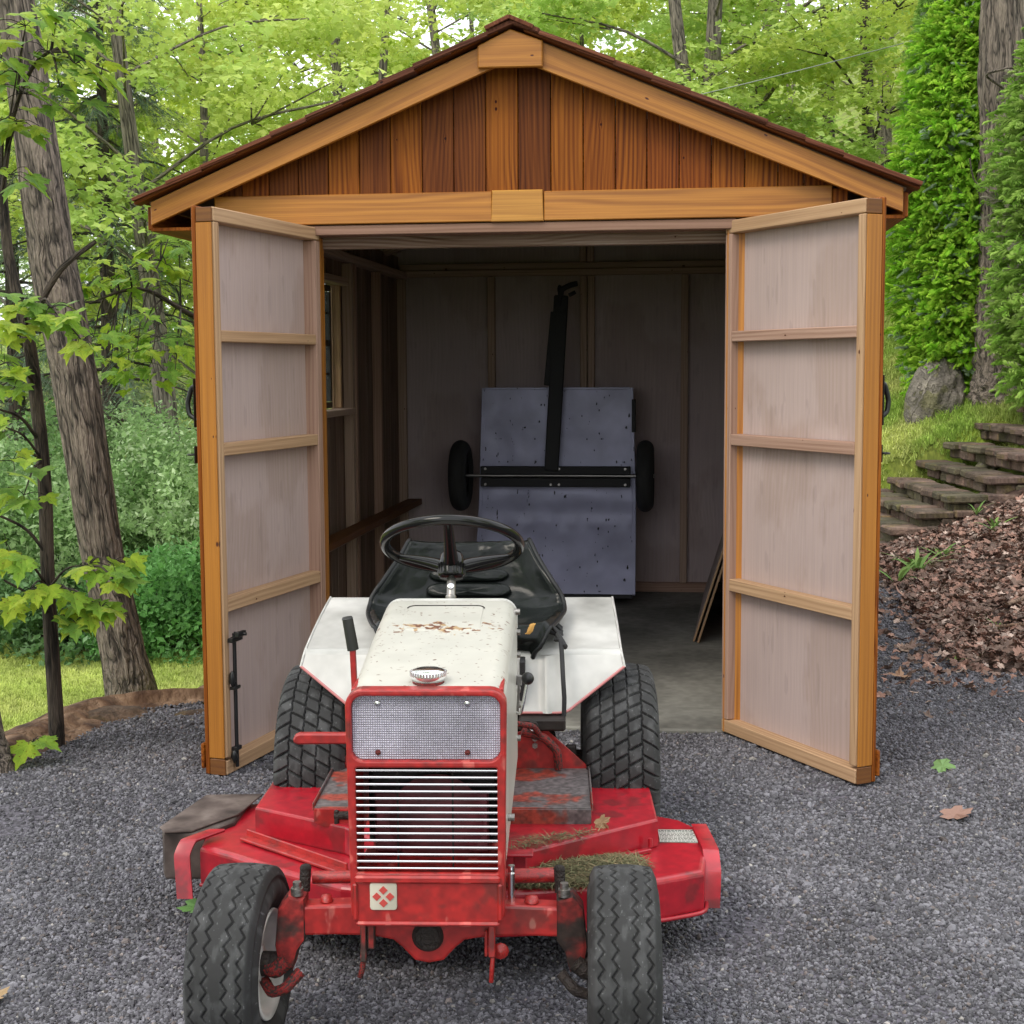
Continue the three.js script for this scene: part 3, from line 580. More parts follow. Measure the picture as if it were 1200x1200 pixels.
// ---------- things kept in the shed ----------
{
  const cart = thing('dump_cart', 'grey metal dump cart tipped upright against the back wall of the shed', 'cart', [-0.14, 0.0, -3.2]);
  const greyTex = (() => { const n = tileNoise(121), m = tileNoise(122); return tex(512, 512, (u, v) => { const d = sstep(0.6, 0.7, tfbm(m, u, v, 60, 26, 3)), k = 0.88 + 0.12 * tfbm(n, u, v, 5, 5, 5); const q = 1 - 0.8 * d; return [k * q, k * q, k * 1.05 * q]; }, { repeat: [1.1, 1.1] }); })();
  const sheet = phy([0.5, 0.51, 0.64], 0.42, { map: greyTex, metalness: 0.1, bumpMap: greyTex, bumpScale: 0.003 }), dk = metal.blackMatt;
  // local x across, y up, z toward the viewer; slight backward lean
  cart.rotation.x = -0.03; cart.position.y = 0.012;
  const hw0 = 0.47, hw1 = 0.445, z0 = 0.06;
  // bottom of the bed faces the door: dented sheet with a fold at two fifths
  const floorG = gridGeo(44, 60, (u, v) => { const w = lerp(hw0, hw1, v), x = (u * 2 - 1) * w, y = 0.055 + v * 1.235; const fold = 0.2 * Math.pow(clamp(1 - (y - 0.055) / 0.54), 1.0) + 0.012 * sstep(0.46, 0.54, y) * sstep(0.66, 0.58, y); return [x, y, z0 + fold + 0.012 * fbm(x * 5, y * 5, 2, 3) + 0.014 * Math.exp(-Math.pow((y - 0.47) / 0.04, 2)) * pn(x * 9, 3)]; }, (u, v, p) => [p[0], p[1]]);
  part('bed_floor', floorG, Object.assign(sheet, { side: THREE.DoubleSide }), cart);
  for (const s of [-1, 1]) { part('side_panel', flatUV(merge([bar([s * hw0, 0.055, z0 - 0.15], [s * hw1, 1.29, z0 - 0.15], 0.004, 0.3, V(0, 0, 1)), bar([s * (hw0 + 0.006), 0.05, z0 + 0.185], [s * (hw0 + 0.001), 0.6, z0 - 0.015], 0.022, 0.03, V(0, 0, 1)), bar([s * (hw0 + 0.001), 0.602, z0 - 0.015], [s * (hw1 + 0.006), 1.29, z0 - 0.015], 0.022, 0.03, V(0, 0, 1)), prism([[z0 - 0.01, 0.05], [z0 + 0.19, 0.05], [z0 - 0.01, 0.6]], 0.004, 0.0005).rotateY(-Math.PI / 2).translate(s * (hw0 - 0.002), 0, 0)])), sheet, cart); }
  part('end_panel', flatUV(ext(-hw1 + 0.003, hw1 - 0.003, 1.28, 1.293, z0 - 0.28, z0 + 0.015)), sheet, cart);
  part('tail_panel', flatUV(ext(-hw0 + 0.003, hw0 - 0.003, 0.03, 0.052, z0 - 0.28, z0 + 0.2)), metal.blackMatt, cart);
  part('axle_beam', [ext(-0.46, 0.45, 0.765, 0.815, z0 + 0.03, z0 + 0.09, 0.004), ext(-0.46, 0.45, 0.69, 0.745, z0 + 0.03, z0 + 0.085, 0.004), ext(-0.45, 0.44, 0.745, 0.765, z0 + 0.03, z0 + 0.05, 0.004)], dk, cart);
  part('axle', [rod([-0.62, 0.757, z0 + 0.06], [0.6, 0.757, z0 + 0.06], 0.011, 12)], metal.steel, cart);
  for (const x of [-0.43, -0.03, 0.02, 0.42]) for (const y of [0.705, 0.8]) part('bolt', [rod([x, y, z0 + 0.086], [x, y, z0 + 0.096], 0.008, 6)], metal.steel, cart);
  part('tongue', [bar([-0.025, 0.79, z0 + 0.1], [0.035, 1.84, z0 + 0.1], 0.04, 0.085, V(1, 0, 0), 0.006), bar([-0.02, 1.3, z0 + 0.1], [0.022, 1.74, z0 + 0.11], 0.03, 0.1, V(1, 0, 0), 0.004)], dk, cart);
  part('hitch', [tube([[0.02, 1.78, z0 + 0.11], [0.04, 1.87, z0 + 0.12], [0.09, 1.9, z0 + 0.11], [0.13, 1.91, z0 + 0.1]], 0.017, 8), tube([[0.03, 1.8, z0 + 0.11], [0.02, 1.88, z0 + 0.11], [0.03, 1.9, z0 + 0.11]], 0.01, 6), rod([0.08, 1.84, z0 + 0.1], [0.12, 1.86, z0 + 0.1], 0.012, 8)], dk, cart);
  part('bracket', [ext(0.455, 0.478, 1.02, 1.22, z0 - 0.03, z0 + 0.02)], dk, cart);
  for (const [x, w] of [[-0.585, 0.105], [0.54, 0.1]]) {
    const wg = groupPart('wheel', cart); wg.position.set(x, 0.757, z0 + 0.06);
    const prof = []; for (let i = 0; i <= 20; i++) { const t = -2.5 + (5 * i) / 20; prof.push([0.165 + 0.052 * Math.cos(t), (w / 2) * Math.sin(t) * 1.02]); }
    part('tyre', lathe(prof, 40).rotateZ(Math.PI / 2), rubberPlain, wg);
    part('rim', lathe([[0.0, 0.012], [0.05, 0.02], [0.06, 0.008], [0.12, 0.012], [0.13, 0.035], [0.128, -0.035], [0.12, -0.012], [0.03, -0.012], [0, -0.02]], 28).rotateZ(Math.PI / 2), std([0.2, 0.2, 0.22], 0.5, { metalness: 0.6 }), wg);
  }
}
{
  const b = thing('plywood_sheet', 'dark plywood sheets leaning on the inside of the shed wall', 'board', [0.73, 0.0, -2.75]);
  const P = [[0.692, -3.5], [0.772, -1.73]];
  for (let k = 0; k < 2; k++) {
    const g = cbox(0.011, 1.22, 1.8, 0.001).translate(0, 0.61, 0).rotateZ(-0.3).rotateY(-0.045).translate(k * 0.022, 0.004, k * 0.03);
    part('board', g, wood.plyDark, b);
    const e = cbox(0.0108, 1.218, 0.006, 0.001).translate(0, 0.61, 0.9045).rotateZ(-0.3).rotateY(-0.045).translate(k * 0.022, 0.004, k * 0.03);
    part('board_edge', e, wood.fir, b);
  }
}

// ---------- the garden tractor ----------
// local frame: x to the viewer's right, y up from the ground, z forward; origin under the rear axle
const tractor = thing('garden_tractor', 'old red and white garden tractor with mower deck parked facing out of the shed', 'tractor', [0.012, -0.022, 1.52], 5.3 * D2R);
metal.grime = std([0.55, 0.45, 0.42], 0.8, { map: rustTex, bumpMap: grimeTex, bumpScale: 0.004 });
const lens6 = (n, f) => Array.from({ length: n }, (_, i) => f(i));
{
  // hood paint: cream white with chips, scratches and a rusty scrape across the panel
  const r = rng(301), chips = lens6(420, () => [r(), r(), 0.004 + 0.01 * r() * r(), 0.4 + r() * 2.4, r() * 3.1, r()]), n = tileNoise(131), m = tileNoise(132);
  const hoodTex = tex(512, 1024, (u, v) => {
    let c = [0.86, 0.855, 0.815], k = 1 - 0.05 * clamp(0.5 + tfbm(n, u, v, 6, 12, 4));
    c = c.map((q) => q * k);
    const x = (u - 0.5) * 0.4, z = 0.5 + v * 0.8;
    const sx = (x + 0.008) / 0.1, sz = (z - 0.845 - 0.01 * Math.sin(x * 40)) / 0.032, e = tfbm(m, u, v, 26, 52, 4);
    const scr = sstep(0.05, 0.22, 1 - Math.hypot(sx, sz) + e * 2.6 - 0.45);
    if (scr > 0) { const rr = sstep(-0.25, 0.25, tfbm(n, u, v, 40, 60, 2)); c = [lerp(c[0], lerp(0.78, 0.5, rr), scr), lerp(c[1], lerp(0.66, 0.34, rr), scr), lerp(c[2], lerp(0.5, 0.27, rr), scr)]; }
    for (const [cu, cv, cs, el, an, kind] of chips) {
      const du = (u - cu) * 0.4, dv = (v - cv) * 0.8; if (Math.abs(du) > 0.02 || Math.abs(dv) > 0.02) continue;
      const a = du * Math.cos(an) + dv * Math.sin(an), b = -du * Math.sin(an) + dv * Math.cos(an), d = Math.hypot(a / el, b * el * 1.2) / (cs * 0.38);
      const t = (1 - sstep(0.6, 1, d + 0.5 * e)) * (0.5 + 0.5 * kind); c = [lerp(c[0], 0.42, t), lerp(c[1], 0.3, t), lerp(c[2], 0.25, t)];
    }
    return c;
  }, { clampEdge: true });
  const hoodMat = phy([0.8, 0.8, 0.8], 0.36, { map: hoodTex, clearcoat: 0.35, clearcoatRoughness: 0.2 });
  metal.white = phy([0.66, 0.655, 0.63], 0.32, { map: softTex, clearcoat: 0.35, clearcoatRoughness: 0.2 });
  // hood: inverted U, lofted from the grille back to the dash
  const sec = (hw, top, bot, cr) => { const o = []; for (let i = 0; i <= 10; i++) o.push([-hw, lerp(bot, top - cr, i / 10)]); for (let i = 1; i <= 8; i++) { const a = Math.PI - (i / 8) * Math.PI / 2; o.push([-hw + cr + cr * Math.cos(a), top - cr + cr * Math.sin(a)]); } for (let i = 1; i <= 10; i++) o.push([lerp(-hw + cr, hw - cr, i / 10), top]); for (let i = 1; i <= 8; i++) { const a = Math.PI / 2 - (i / 8) * Math.PI / 2; o.push([hw - cr + cr * Math.cos(a), top - cr + cr * Math.sin(a)]); } for (let i = 1; i <= 10; i++) o.push([hw, lerp(top - cr, bot, i / 10)]); return o; };
  const hoodG = (grow) => gridGeo(46, 30, (u, v) => {
    const z = lerp(0.56, 1.285, v), back = 0.004 * sstep(0.03, 0.0, v), s = sec(lerp(0.166, 0.159, v) - back + grow, lerp(0.868, 0.802, v) + 0.004 * Math.sin(v * 3.1) - back + grow, lerp(0.47, 0.44, v), 0.034 + grow);
    const p = s[Math.round(u * 46)]; return [p[0], p[1], z];
  }, (u, v, p) => [p[0] / 0.4 + 0.5 + (p[1] < 0.75 ? Math.sign(p[0]) * (0.78 - p[1]) * 2.5 : 0), (p[2] - 0.5) / 0.8]);
  { const g = hoodG(0); const inner = hoodG(-0.004); const hood = part('hood', merge([g, inner]), Object.assign(hoodMat, { side: THREE.DoubleSide }), tractor);
    // rear rolled edge
    const e = sec(0.162, 0.864, 0.47, 0.034).filter((_, i) => i > 8 && i < 38).map(([x, y]) => [x, y, 0.56]); part('rolled_edge', tube(e, 0.0055, 6, 60), metal.white, hood);
    // access panel outline: a pressed lid standing 1.5 mm proud
    const panel = flatUV(prism(rrect(-0.098, 0.086, -0.11, 0.11, 0.02), 0.003, 0.0012)).rotateX(-Math.PI / 2 + 0.09);
    const uvs = panel.attributes.uv, pp = panel.attributes.position; panel.translate(0, 0.8515, 0.757); for (let i = 0; i < uvs.count; i++) uvs.setXY(i, pp.getX(i) / 0.4 + 0.5, (pp.getZ(i) - 0.5) / 0.8);
    part('access_panel', panel, hoodMat, hood);
    const gap = rrect(-0.1, 0.088, -0.112, 0.112, 0.022, 6).filter((_, i) => i < 14).map(([x, y]) => [x, 0.8545 + y * 0.09, 0.757 - y]);
    part('panel_seam', tube(gap, 0.0016, 5, 60), metal.grease, hood);
    part('fuel_cap', [lathe([[0, 0.03], [0.02, 0.029], [0.031, 0.026], [0.036, 0.021], [0.037, 0.012], [0.034, 0.008], [0.034, 0.004], [0, 0.004]], 40).translate(0.0, 0.806, 1.25), ...lens6(36, (i) => { const a = (i / 36) * 6.283; return rod([0.0365 * Math.cos(a), 0.82, 1.25 + 0.0365 * Math.sin(a)], [0.0368 * Math.cos(a), 0.829, 1.25 + 0.0368 * Math.sin(a)], 0.0018, 5); })], metal.chrome, hood);
    part('filler_neck', [lathe([[0.033, -0.01], [0.033, 0.01], [0.03, 0.012]], 28).translate(0, 0.803, 1.25)], metal.rust, hood);
    for (const [y, z] of [[0.845, 0.62], [0.79, 0.6], [0.73, 0.585], [0.64, 0.58], [0.52, 0.6], [0.505, 1.2], [0.6, 0.58]]) part('bolt', [rod([0.16, y, z], [0.174, y, z], 0.008, 6)], metal.steel, hood);
  }
  // red grille housing
  const gz = 1.285;
  const outer = rrect(-0.163, 0.163, 0.315, 0.806, 0.034, 6).map(([x, y]) => [x * lerp(0.955, 1, (y - 0.31) / 0.49), y]);
  const lampHole = rrect(-0.15, 0.15, 0.66, 0.793, 0.024, 5).reverse(), grHole = rrect(-0.143, 0.143, 0.428, 0.646, 0.004, 2).reverse();
  const front = groupPart('grille_housing', tractor);
  part('frame', flatUV(prism(outer, 0.042, 0.004, [lampHole, grHole], 2).translate(0, 0, gz)), metal.red, front);
  part('lower_rim', [ext(-0.148, 0.148, 0.408, 0.424, gz + 0.04, gz + 0.05, 0.004), ext(-0.146, 0.146, 0.318, 0.328, gz + 0.04, gz + 0.05, 0.004), ext(-0.152, -0.142, 0.33, 0.407, gz + 0.04, gz + 0.049, 0.003), ext(0.142, 0.152, 0.33, 0.407, gz + 0.04, gz + 0.049, 0.003)].map((g) => flatUV(g)), metal.red, front);
  part('shroud', [ext(-0.155, -0.146, 0.32, 0.8, gz - 0.1, gz - 0.001), ext(0.146, 0.155, 0.32, 0.8, gz - 0.1, gz - 0.001), ext(-0.145, 0.145, 0.65, 0.655, gz - 0.08, gz - 0.001), ext(-0.145, 0.145, 0.41, 0.425, gz - 0.12, gz - 0.001)].map((g) => flatUV(g)), metal.red, front);
  // prismatic lamp lens: a ribbed translucent plate over a bright reflector
  const prismTex = tex(512, 256, (u, v) => { const a = Math.abs(((u * 64) % 1) - 0.5) * 2, b = Math.abs(((v * 28) % 1) - 0.5) * 2; const k = 1 - Math.max(a, b); return [k, k, k]; }, { srgb: false, repeat: [1, 1] });
  const lensTint = (() => { const n1 = tileNoise(141), n2 = tileNoise(142); return tex(512, 256, (u, v) => { const a = Math.abs(((u * 64) % 1) - 0.5) * 2, b = Math.abs(((v * 28) % 1) - 0.5) * 2, g = Math.max(a, b) > 0.72 ? 0.72 : 1, d = tfbm(n1, u, v, 4, 2, 4), s = tfbm(n2, u, v, 90, 44, 2); const k = (0.78 + 0.14 * d + 0.08 * s) * g; return [k * 1.0, k * 0.985, k * 1.05]; }); })();
  { const g = prism(lampHole.slice().reverse(), 0.006, 0.001).translate(0, 0, gz + 0.022); const q = prep(g), p = q.attributes.position, uv = q.attributes.uv; for (let i = 0; i < uv.count; i++) uv.setXY(i, (p.getX(i) + 0.15) / 0.3, (p.getY(i) - 0.66) / 0.133);
    part('headlamp_lens', q, phy([0.78, 0.78, 0.82], 0.3, { map: lensTint, bumpMap: prismTex, bumpScale: 0.002, metalness: 0.15, clearcoat: 0.6, clearcoatRoughness: 0.15 }), front); }
  for (const x of [-0.098, 0.083]) for (const y of [0.776, 0.675]) part('lens_screw', [lathe([[0, 0.004], [0.005, 0.003], [0.006, 0]], 10).rotateX(Math.PI / 2).translate(x, y, gz + 0.029)], y > 0.7 ? metal.chrome : metal.rust, front);
  for (let i = 0; i < 15; i++) { const y = 0.436 + i * 0.01455; part('grille_bar', [rod([-0.146, y, gz + 0.034], [0.146, y - 0.0005, gz + 0.034], 0.0029, 8)], metal.chrome, front); }
  for (const x of [-0.06, 0.052]) part('grille_rod', [rod([x, 0.43, gz + 0.026], [x, 0.645, gz + 0.026], 0.0022, 6)], metal.grease, front);
  part('radiator_screen', [flatUV(ext(-0.12, 0.12, 0.43, 0.56, gz - 0.1, gz - 0.08, 0.004)), flatUV(lathe([[0.0, 0.02], [0.06, 0.02], [0.09, 0.005], [0.1, 0]], 28).rotateX(Math.PI / 2).translate(0.01, 0.5, gz - 0.079))], std([0.22, 0.045, 0.06], 0.6, { map: grimeTex }), front);
  part('engine_block', [ext(-0.14, 0.14, 0.43, 0.645, gz - 0.4, gz - 0.13, 0.01)], metal.engine, tractor);
  // square badge with four red diamonds
  { const b = part('badge', flatUV(prism(rrect(-0.117, -0.062, 0.352, 0.409, 0.006, 3), 0.004, 0.001).translate(0, 0, gz + 0.042)), std([0.78, 0.72, 0.6], 0.5, { map: softTex }), front, 'cream square plate with four red diamonds');
    for (const [dx, dy] of [[0, 0.0135], [0, -0.0135], [-0.0135, 0], [0.0135, 0]]) part('diamond', [prism([[-0.009, 0], [0, -0.009], [0.009, 0], [0, 0.009]], 0.0016, 0.0004).translate(-0.0895 + dx, 0.3805 + dy, gz + 0.0462)], std([0.5, 0.06, 0.05], 0.5), b); }

  // steering wheel and column
  const sw = groupPart('steering_wheel', tractor); sw.position.set(-0.008, 0.985, 0.4); sw.rotation.x = -28 * D2R; // y of the wheel = its axis, tipped to the seat
  const blk = phy([0.008, 0.008, 0.008], 0.12, { specularIntensity: 0.65 });
  part('rim', [new THREE.TorusGeometry(0.177, 0.0135, 14, 90).rotateX(Math.PI / 2)], blk, sw);
  const spoke = (a) => { const c = Math.cos(a), s = Math.sin(a); return gridGeo(12, 14, (u, v) => { const rr = lerp(0.022, 0.176, v), t = (u * Math.PI * 2), w = lerp(0.022, 0.011, Math.sqrt(v)), hh = lerp(0.02, 0.008, v), y = lerp(-0.06, 0, Math.pow(v, 0.8)) + hh * Math.sin(t), q = w * Math.cos(t); return [rr * c - q * s, y, rr * s + q * c]; }, null, true); };
  for (const a of [90, 210, 330]) part('spoke', spoke(a * D2R), blk, sw);
  part('hub', [lathe([[0, -0.02], [0.024, -0.022], [0.03, -0.03], [0.033, -0.05], [0.035, -0.085], [0.03, -0.094], [0.014, -0.096], [0, -0.096]], 30), ...lens6(18, (i) => { const a = (i / 18) * 6.283; return rod([0.0345 * Math.cos(a), -0.055, 0.0345 * Math.sin(a)], [0.035 * Math.cos(a), -0.084, 0.035 * Math.sin(a)], 0.0022, 5); })], blk, sw);
  part('steering_shaft', [lathe([[0, -0.096], [0.0115, -0.096], [0.0115, -0.14], [0.014, -0.142], [0.014, -0.15], [0.011, -0.152], [0.011, -0.3], [0, -0.3]], 18)], metal.steel, sw);
  part('shaft_bolt', [new THREE.TorusGeometry(0.0065, 0.003, 8, 16).rotateX(0.0).translate(0, -0.118, 0.012), rod([0, -0.118, 0.002], [0, -0.118, 0.014], 0.004, 8)], metal.chrome, sw);
  part('dash_panel', [ext(-0.155, 0.155, 0.48, 0.83, 0.52, 0.555, 0.01)], metal.engine, tractor);

  // seat: one vinyl shell, pan and back, with rolled piping and two padded ribs
  const vinyl = phy([0.008, 0.01, 0.0095], 0.24, { specularIntensity: 0.42, bumpMap: softTex, bumpScale: 0.004 });
  const seat = groupPart('seat', tractor);
  // path: y, z, half width, wing (edges curl up/forward)
  const K = [[0.655, 0.15, 0.2, 0.0], [0.69, 0.172, 0.222, 0.0], [0.722, 0.15, 0.245, 0.006], [0.732, 0.07, 0.272, 0.014], [0.722, -0.03, 0.29, 0.03], [0.728, -0.115, 0.29, 0.06], [0.765, -0.172, 0.274, 0.085], [0.815, -0.198, 0.243, 0.075], [0.868, -0.218, 0.21, 0.05], [0.902, -0.228, 0.194, 0.035], [0.915, -0.243, 0.186, 0.03], [0.903, -0.262, 0.188, 0.03], [0.8, -0.262, 0.22, 0.03]];
  const kk = (t) => { const q = t * (K.length - 1), i = Math.min(K.length - 2, Math.floor(q)), f = q - i, g = (j, c) => K[clamp(j, 0, K.length - 1)][c]; return [0, 1, 2, 3].map((c) => { const a = g(i - 1, c), b = g(i, c), d = g(i + 1, c), e = g(i + 2, c); return 0.5 * (2 * b + (d - a) * f + (2 * a - 5 * b + 4 * d - e) * f * f + (3 * b - 3 * d + e - a) * f * f * f); }); };
  const seatPt = (u, v) => { const [y, z, w, wing] = kk(v), a = u * 2 - 1, s = Math.sign(a) * Math.pow(Math.abs(a), 0.9); const e = Math.pow(Math.abs(a), 4); const lift = wing * e; const t = sstep(0.25, 0.55, v); const cr = 0.006 * fbm(a * 4, v * 9, 1, 3) + 0.006 * Math.max(0, Math.sin(v * 46)) * sstep(0.45, 0.9, Math.abs(a)) * (1 - sstep(0.4, 0.55, v)); const roll = 0.02 * sstep(0.93, 1, Math.abs(a)); return [s * w, y + lift * (1 - t * 0.75) + cr - roll * (1 - t), z + lift * t * 1.1 + cr * t - roll * t]; };
  const shell = gridGeo(64, 96, seatPt, (u, v) => [u * 0.6, v * 1.1]);
  part('cushion_cover', shell, Object.assign(vinyl, { side: THREE.DoubleSide }), seat);
  const edge = (u) => lens6(40, (i) => seatPt(u, i / 39)); part('piping', [tube(edge(0.004), 0.007, 6, 80), tube(edge(0.996), 0.007, 6, 80), tube(lens6(16, (i) => seatPt(0.2 + 0.6 * i / 15, 0.045)), 0.006, 6, 50)], phy([0.012, 0.013, 0.014], 0.4, { specularIntensity: 0.5 }), seat);
  const pad = (y, z, w, h, tilt) => gridGeo(28, 16, (u, v) => { const a = u * 2 * Math.PI, b = v * Math.PI, sp = (q, p) => Math.sign(q) * Math.pow(Math.abs(q), p); return [w * sp(Math.cos(a), 0.35) * Math.pow(Math.sin(b), 0.5), y + h * Math.sin(a) * Math.pow(Math.sin(b), 0.6), z + 0.017 * Math.cos(b) + tilt * h * Math.sin(a)]; }, null, true);
  part('back_rib', pad(0.822, -0.188, 0.12, 0.02, -0.25), vinyl, seat); part('back_rib', pad(0.779, -0.166, 0.128, 0.021, -0.5), vinyl, seat);
  { const g = gridGeo(10, 10, (u, v) => { const p = seatPt(0.875 + 0.04 * u + 0.01 * pn(v * 4), 0.115 + 0.06 * v + 0.012 * pn(u * 5)); const b = 0.006 * Math.sin(u * 3.14) * Math.sin(v * 3.14) - 0.0005; return [p[0], p[1] + b + 0.002 * pn(u * 9, v * 9), p[2] + b]; }); part('torn_foam', g, std([0.5, 0.27, 0.07], 0.95, { side: THREE.DoubleSide }), seat, 'yellow foam showing through a tear in the black seat'); }
  part('torn_edge', lens6(9, (i) => tube([[0.252 + 0.006 * Math.sin(i * 5), 0.712 + 0.01 * Math.cos(i * 3), 0.13 - i * 0.014], [0.27 + i * 0.002 + 0.008 * Math.sin(i * 7), 0.7 - 0.012 * Math.abs(Math.sin(i * 2.3)), 0.135 - i * 0.014], [0.264, 0.684 + 0.012 * Math.sin(i), 0.14 - i * 0.014]], 0.006, 5)), metal.blackMatt, seat);
  part('seat_base', [ext(-0.18, 0.2, 0.62, 0.69, -0.16, 0.12, 0.01)], metal.blackMatt, seat);
  part('strap', [tube([[0.262, 0.69, 0.17], [0.276, 0.692, 0.19], [0.28, 0.66, 0.215], [0.283, 0.6, 0.262], [0.286, 0.55, 0.278], [0.285, 0.5, 0.285]], 0.0065, 6, 40), bar([0.268, 0.705, 0.165], [0.29, 0.672, 0.2], 0.016, 0.024, V(0, 0, 1), 0.005)], metal.blackMatt, seat);

  // fender: one pressed sheet over both wheels, with a folded front
  const fl = [[-0.455, 0.61], [-0.29, 0.497], [0.29, 0.497], [0.455, 0.61]];
  const quadSheet = (pts, n = 10) => gridGeo(n, n, (u, v) => [0, 1, 2].map((k) => lerp(lerp(pts[0][k], pts[1][k], u), lerp(pts[3][k], pts[2][k], u), v)), (u, v, p) => [p[0], p[1] + p[2]]);
  { const yb = 0.735, zb = -0.3, yc = 0.657, zc = 0.12;
    const topP = (x, t) => [x, lerp(yc, yb, t) - 0.0 + 0.006 * Math.sin(t * 3.14), lerp(zc, zb, t)];
    const wTop = (t) => lerp(0.447, 0.44, t);
    const topG = gridGeo(60, 16, (u, v) => { const x = (u * 2 - 1) * wTop(v); const p = topP(x, v); return [p[0], p[1], p[2]]; }, (u, v, p) => [p[0], p[2]]);
    const foldG = gridGeo(60, 6, (u, v) => { const x = (u * 2 - 1) * lerp(0.447, 0.4495, v), a = v * 1.05; return [x, yc + 0.0 - 0.024 * (1 - Math.cos(a)) - 0.003 * v, zc + 0.03 * Math.sin(a)]; }, (u, v, p) => [p[0], p[2] - p[1]]);
    const yf = 0.657 - 0.024 * (1 - Math.cos(1.05)) - 0.003, zf = zc + 0.03 * Math.sin(1.05);
    const bot = (x) => { const a = Math.abs(x); return a < 0.29 ? 0.497 : lerp(0.497, 0.612, (a - 0.29) / 0.165); };
    const frontG = gridGeo(90, 16, (u, v) => { const x = (u * 2 - 1) * lerp(0.4495, 0.456, v), yb2 = bot(x), y = lerp(yf, yb2, v); const ridge = 0.012 * Math.exp(-Math.pow((Math.abs(x) - 0.24) / 0.012, 2)); return [x, y, zf + (yf - y) * 0.62 + ridge]; }, (u, v, p) => [p[0], p[1]]);
    const m2 = phy([0.66, 0.655, 0.63], 0.36, { map: softTex, clearcoat: 0.3, clearcoatRoughness: 0.25, side: THREE.DoubleSide });
    const fen = part('fender', merge([topG, foldG, frontG]), m2, tractor);
    const lip = []; for (let i = 0; i <= 40; i++) { const x = (i / 20 - 1) * 0.456, y = bot(x); lip.push([x, y, zf + (yf - y) * 0.62]); }
    part('rolled_lip', tube(lip, 0.004, 6, 80), std([0.5, 0.18, 0.18], 0.5), fen);
    for (const s of [-1, 1]) { part('side_flange', [tube(lens6(12, (i) => { const p = topP(s * wTop(i / 11), i / 11); return p; }).concat([]), 0.004, 6, 30), tube([topP(s * 0.447, 0), [s * 0.4495, yf, zf], [s * 0.456, 0.611, zf + (yf - 0.611) * 0.62]], 0.004, 6, 20)], m2, fen); }
    part('lever_slot', [ext(0.163, 0.178, 0.53, 0.64, zf + 0.012, zf + 0.09, 0.002)], metal.blackMatt, fen);
  }
  // levers
  { const l = groupPart('lift_lever', tractor); part('lever_arm', [bar([-0.238, 0.5, 0.6], [-0.247, 0.76, 0.6], 0.014, 0.02, V(0, 0, 1))], metal.red, l); part('grip', [rod([-0.2455, 0.745, 0.6], [-0.2585, 0.825, 0.6], 0.0145, 18, 0.0135), lathe([[0.0145, 0], [0.012, 0.005], [0, 0.006]], 18).rotateZ(0.16).translate(-0.2587, 0.824, 0.6)], std([0.02, 0.021, 0.02], 0.5), l); }
  { const l = groupPart('gear_lever', tractor); part('lever_arm', [tube([[0.165, 0.605, 0.68], [0.176, 0.608, 0.7], [0.182, 0.63, 0.705], [0.193, 0.688, 0.7]], 0.0042, 8, 24)], metal.chrome, l); part('knob', [new THREE.SphereGeometry(0.0155, 20, 14).translate(0.194, 0.694, 0.7)], metal.black, l); }
  { const l = groupPart('throttle_lever', tractor); part('lever_arm', [rod([0.168, 0.6, 0.66], [0.172, 0.68, 0.67], 0.003, 8)], metal.steel, l); part('knob', [rod([0.172, 0.672, 0.67], [0.173, 0.695, 0.672], 0.0075, 10)], std([0.25, 0.24, 0.23], 0.6), l); }
  part('clutch_pedal', [flatUV(prism([[-0.345, 0.596], [-0.34, 0.606], [-0.33, 0.61], [-0.15, 0.61], [-0.15, 0.586], [-0.335, 0.584], [-0.343, 0.588]], 0.022, 0.004).translate(0, 0, 0.89))], metal.red, tractor);
  // footrests: tread plate, turned-down front lip, upright bracket behind
  for (const s of [-1, 1]) {
    const f = groupPart('footrest', tractor);
    part('tread_plate', [flatUV(bar([s * 0.243, 0.34, 0.24], [s * 0.243, 0.338, 0.6], 0.218, 0.006))], metal.worn, f);
    part('front_lip', flatUV(prism([[0.134, 0.337], [0.352, 0.337], [0.352, 0.302], [0.33, 0.29], [0.134, 0.288]].map(([x, y]) => [s * x, y]), 0.006, 0.001).translate(0, 0, 0.598)), s > 0 ? metal.worn : metal.red, f);
    part('side_lip', [flatUV(bar([s * 0.354, 0.343, 0.24], [s * 0.354, 0.341, 0.602], 0.004, 0.02))], metal.worn, f);
    part('bracket', flatUV(prism([[0.14, 0.34], [0.14, 0.44], [0.185, 0.452], [0.237, 0.452], [0.35, 0.35], [0.35, 0.34]].map(([x, y]) => [s * x, y]), 0.006, 0.001).translate(0, 0, 0.24)), metal.red, f);
    for (const y of [0.428, 0.408]) part('bolt', [rod([s * 0.205, y, 0.246], [s * 0.205, y, 0.254], 0.008, 6)], metal.steel, f);
  }
  // frame, gearbox and the dark works under the fender
  part('chassis', [ext(-0.13, -0.1, 0.32, 0.44, -0.25, 1.16, 0.005), ext(0.1, 0.13, 0.32, 0.44, -0.25, 1.16, 0.005), ext(-0.099, 0.099, 0.4, 0.43, 0.2, 1.1, 0.005)].map((g) => flatUV(g)), metal.red, tractor);
  part('gearbox', [ext(-0.15, 0.15, 0.25, 0.47, -0.18, 0.24, 0.02), rod([-0.34, 0.29, 0], [0.34, 0.29, 0], 0.04, 16), lathe([[0, 0], [0.08, 0], [0.09, 0.02], [0.07, 0.1], [0, 0.12]], 20).translate(0.18, 0.34, 0.06)], metal.grease, tractor);
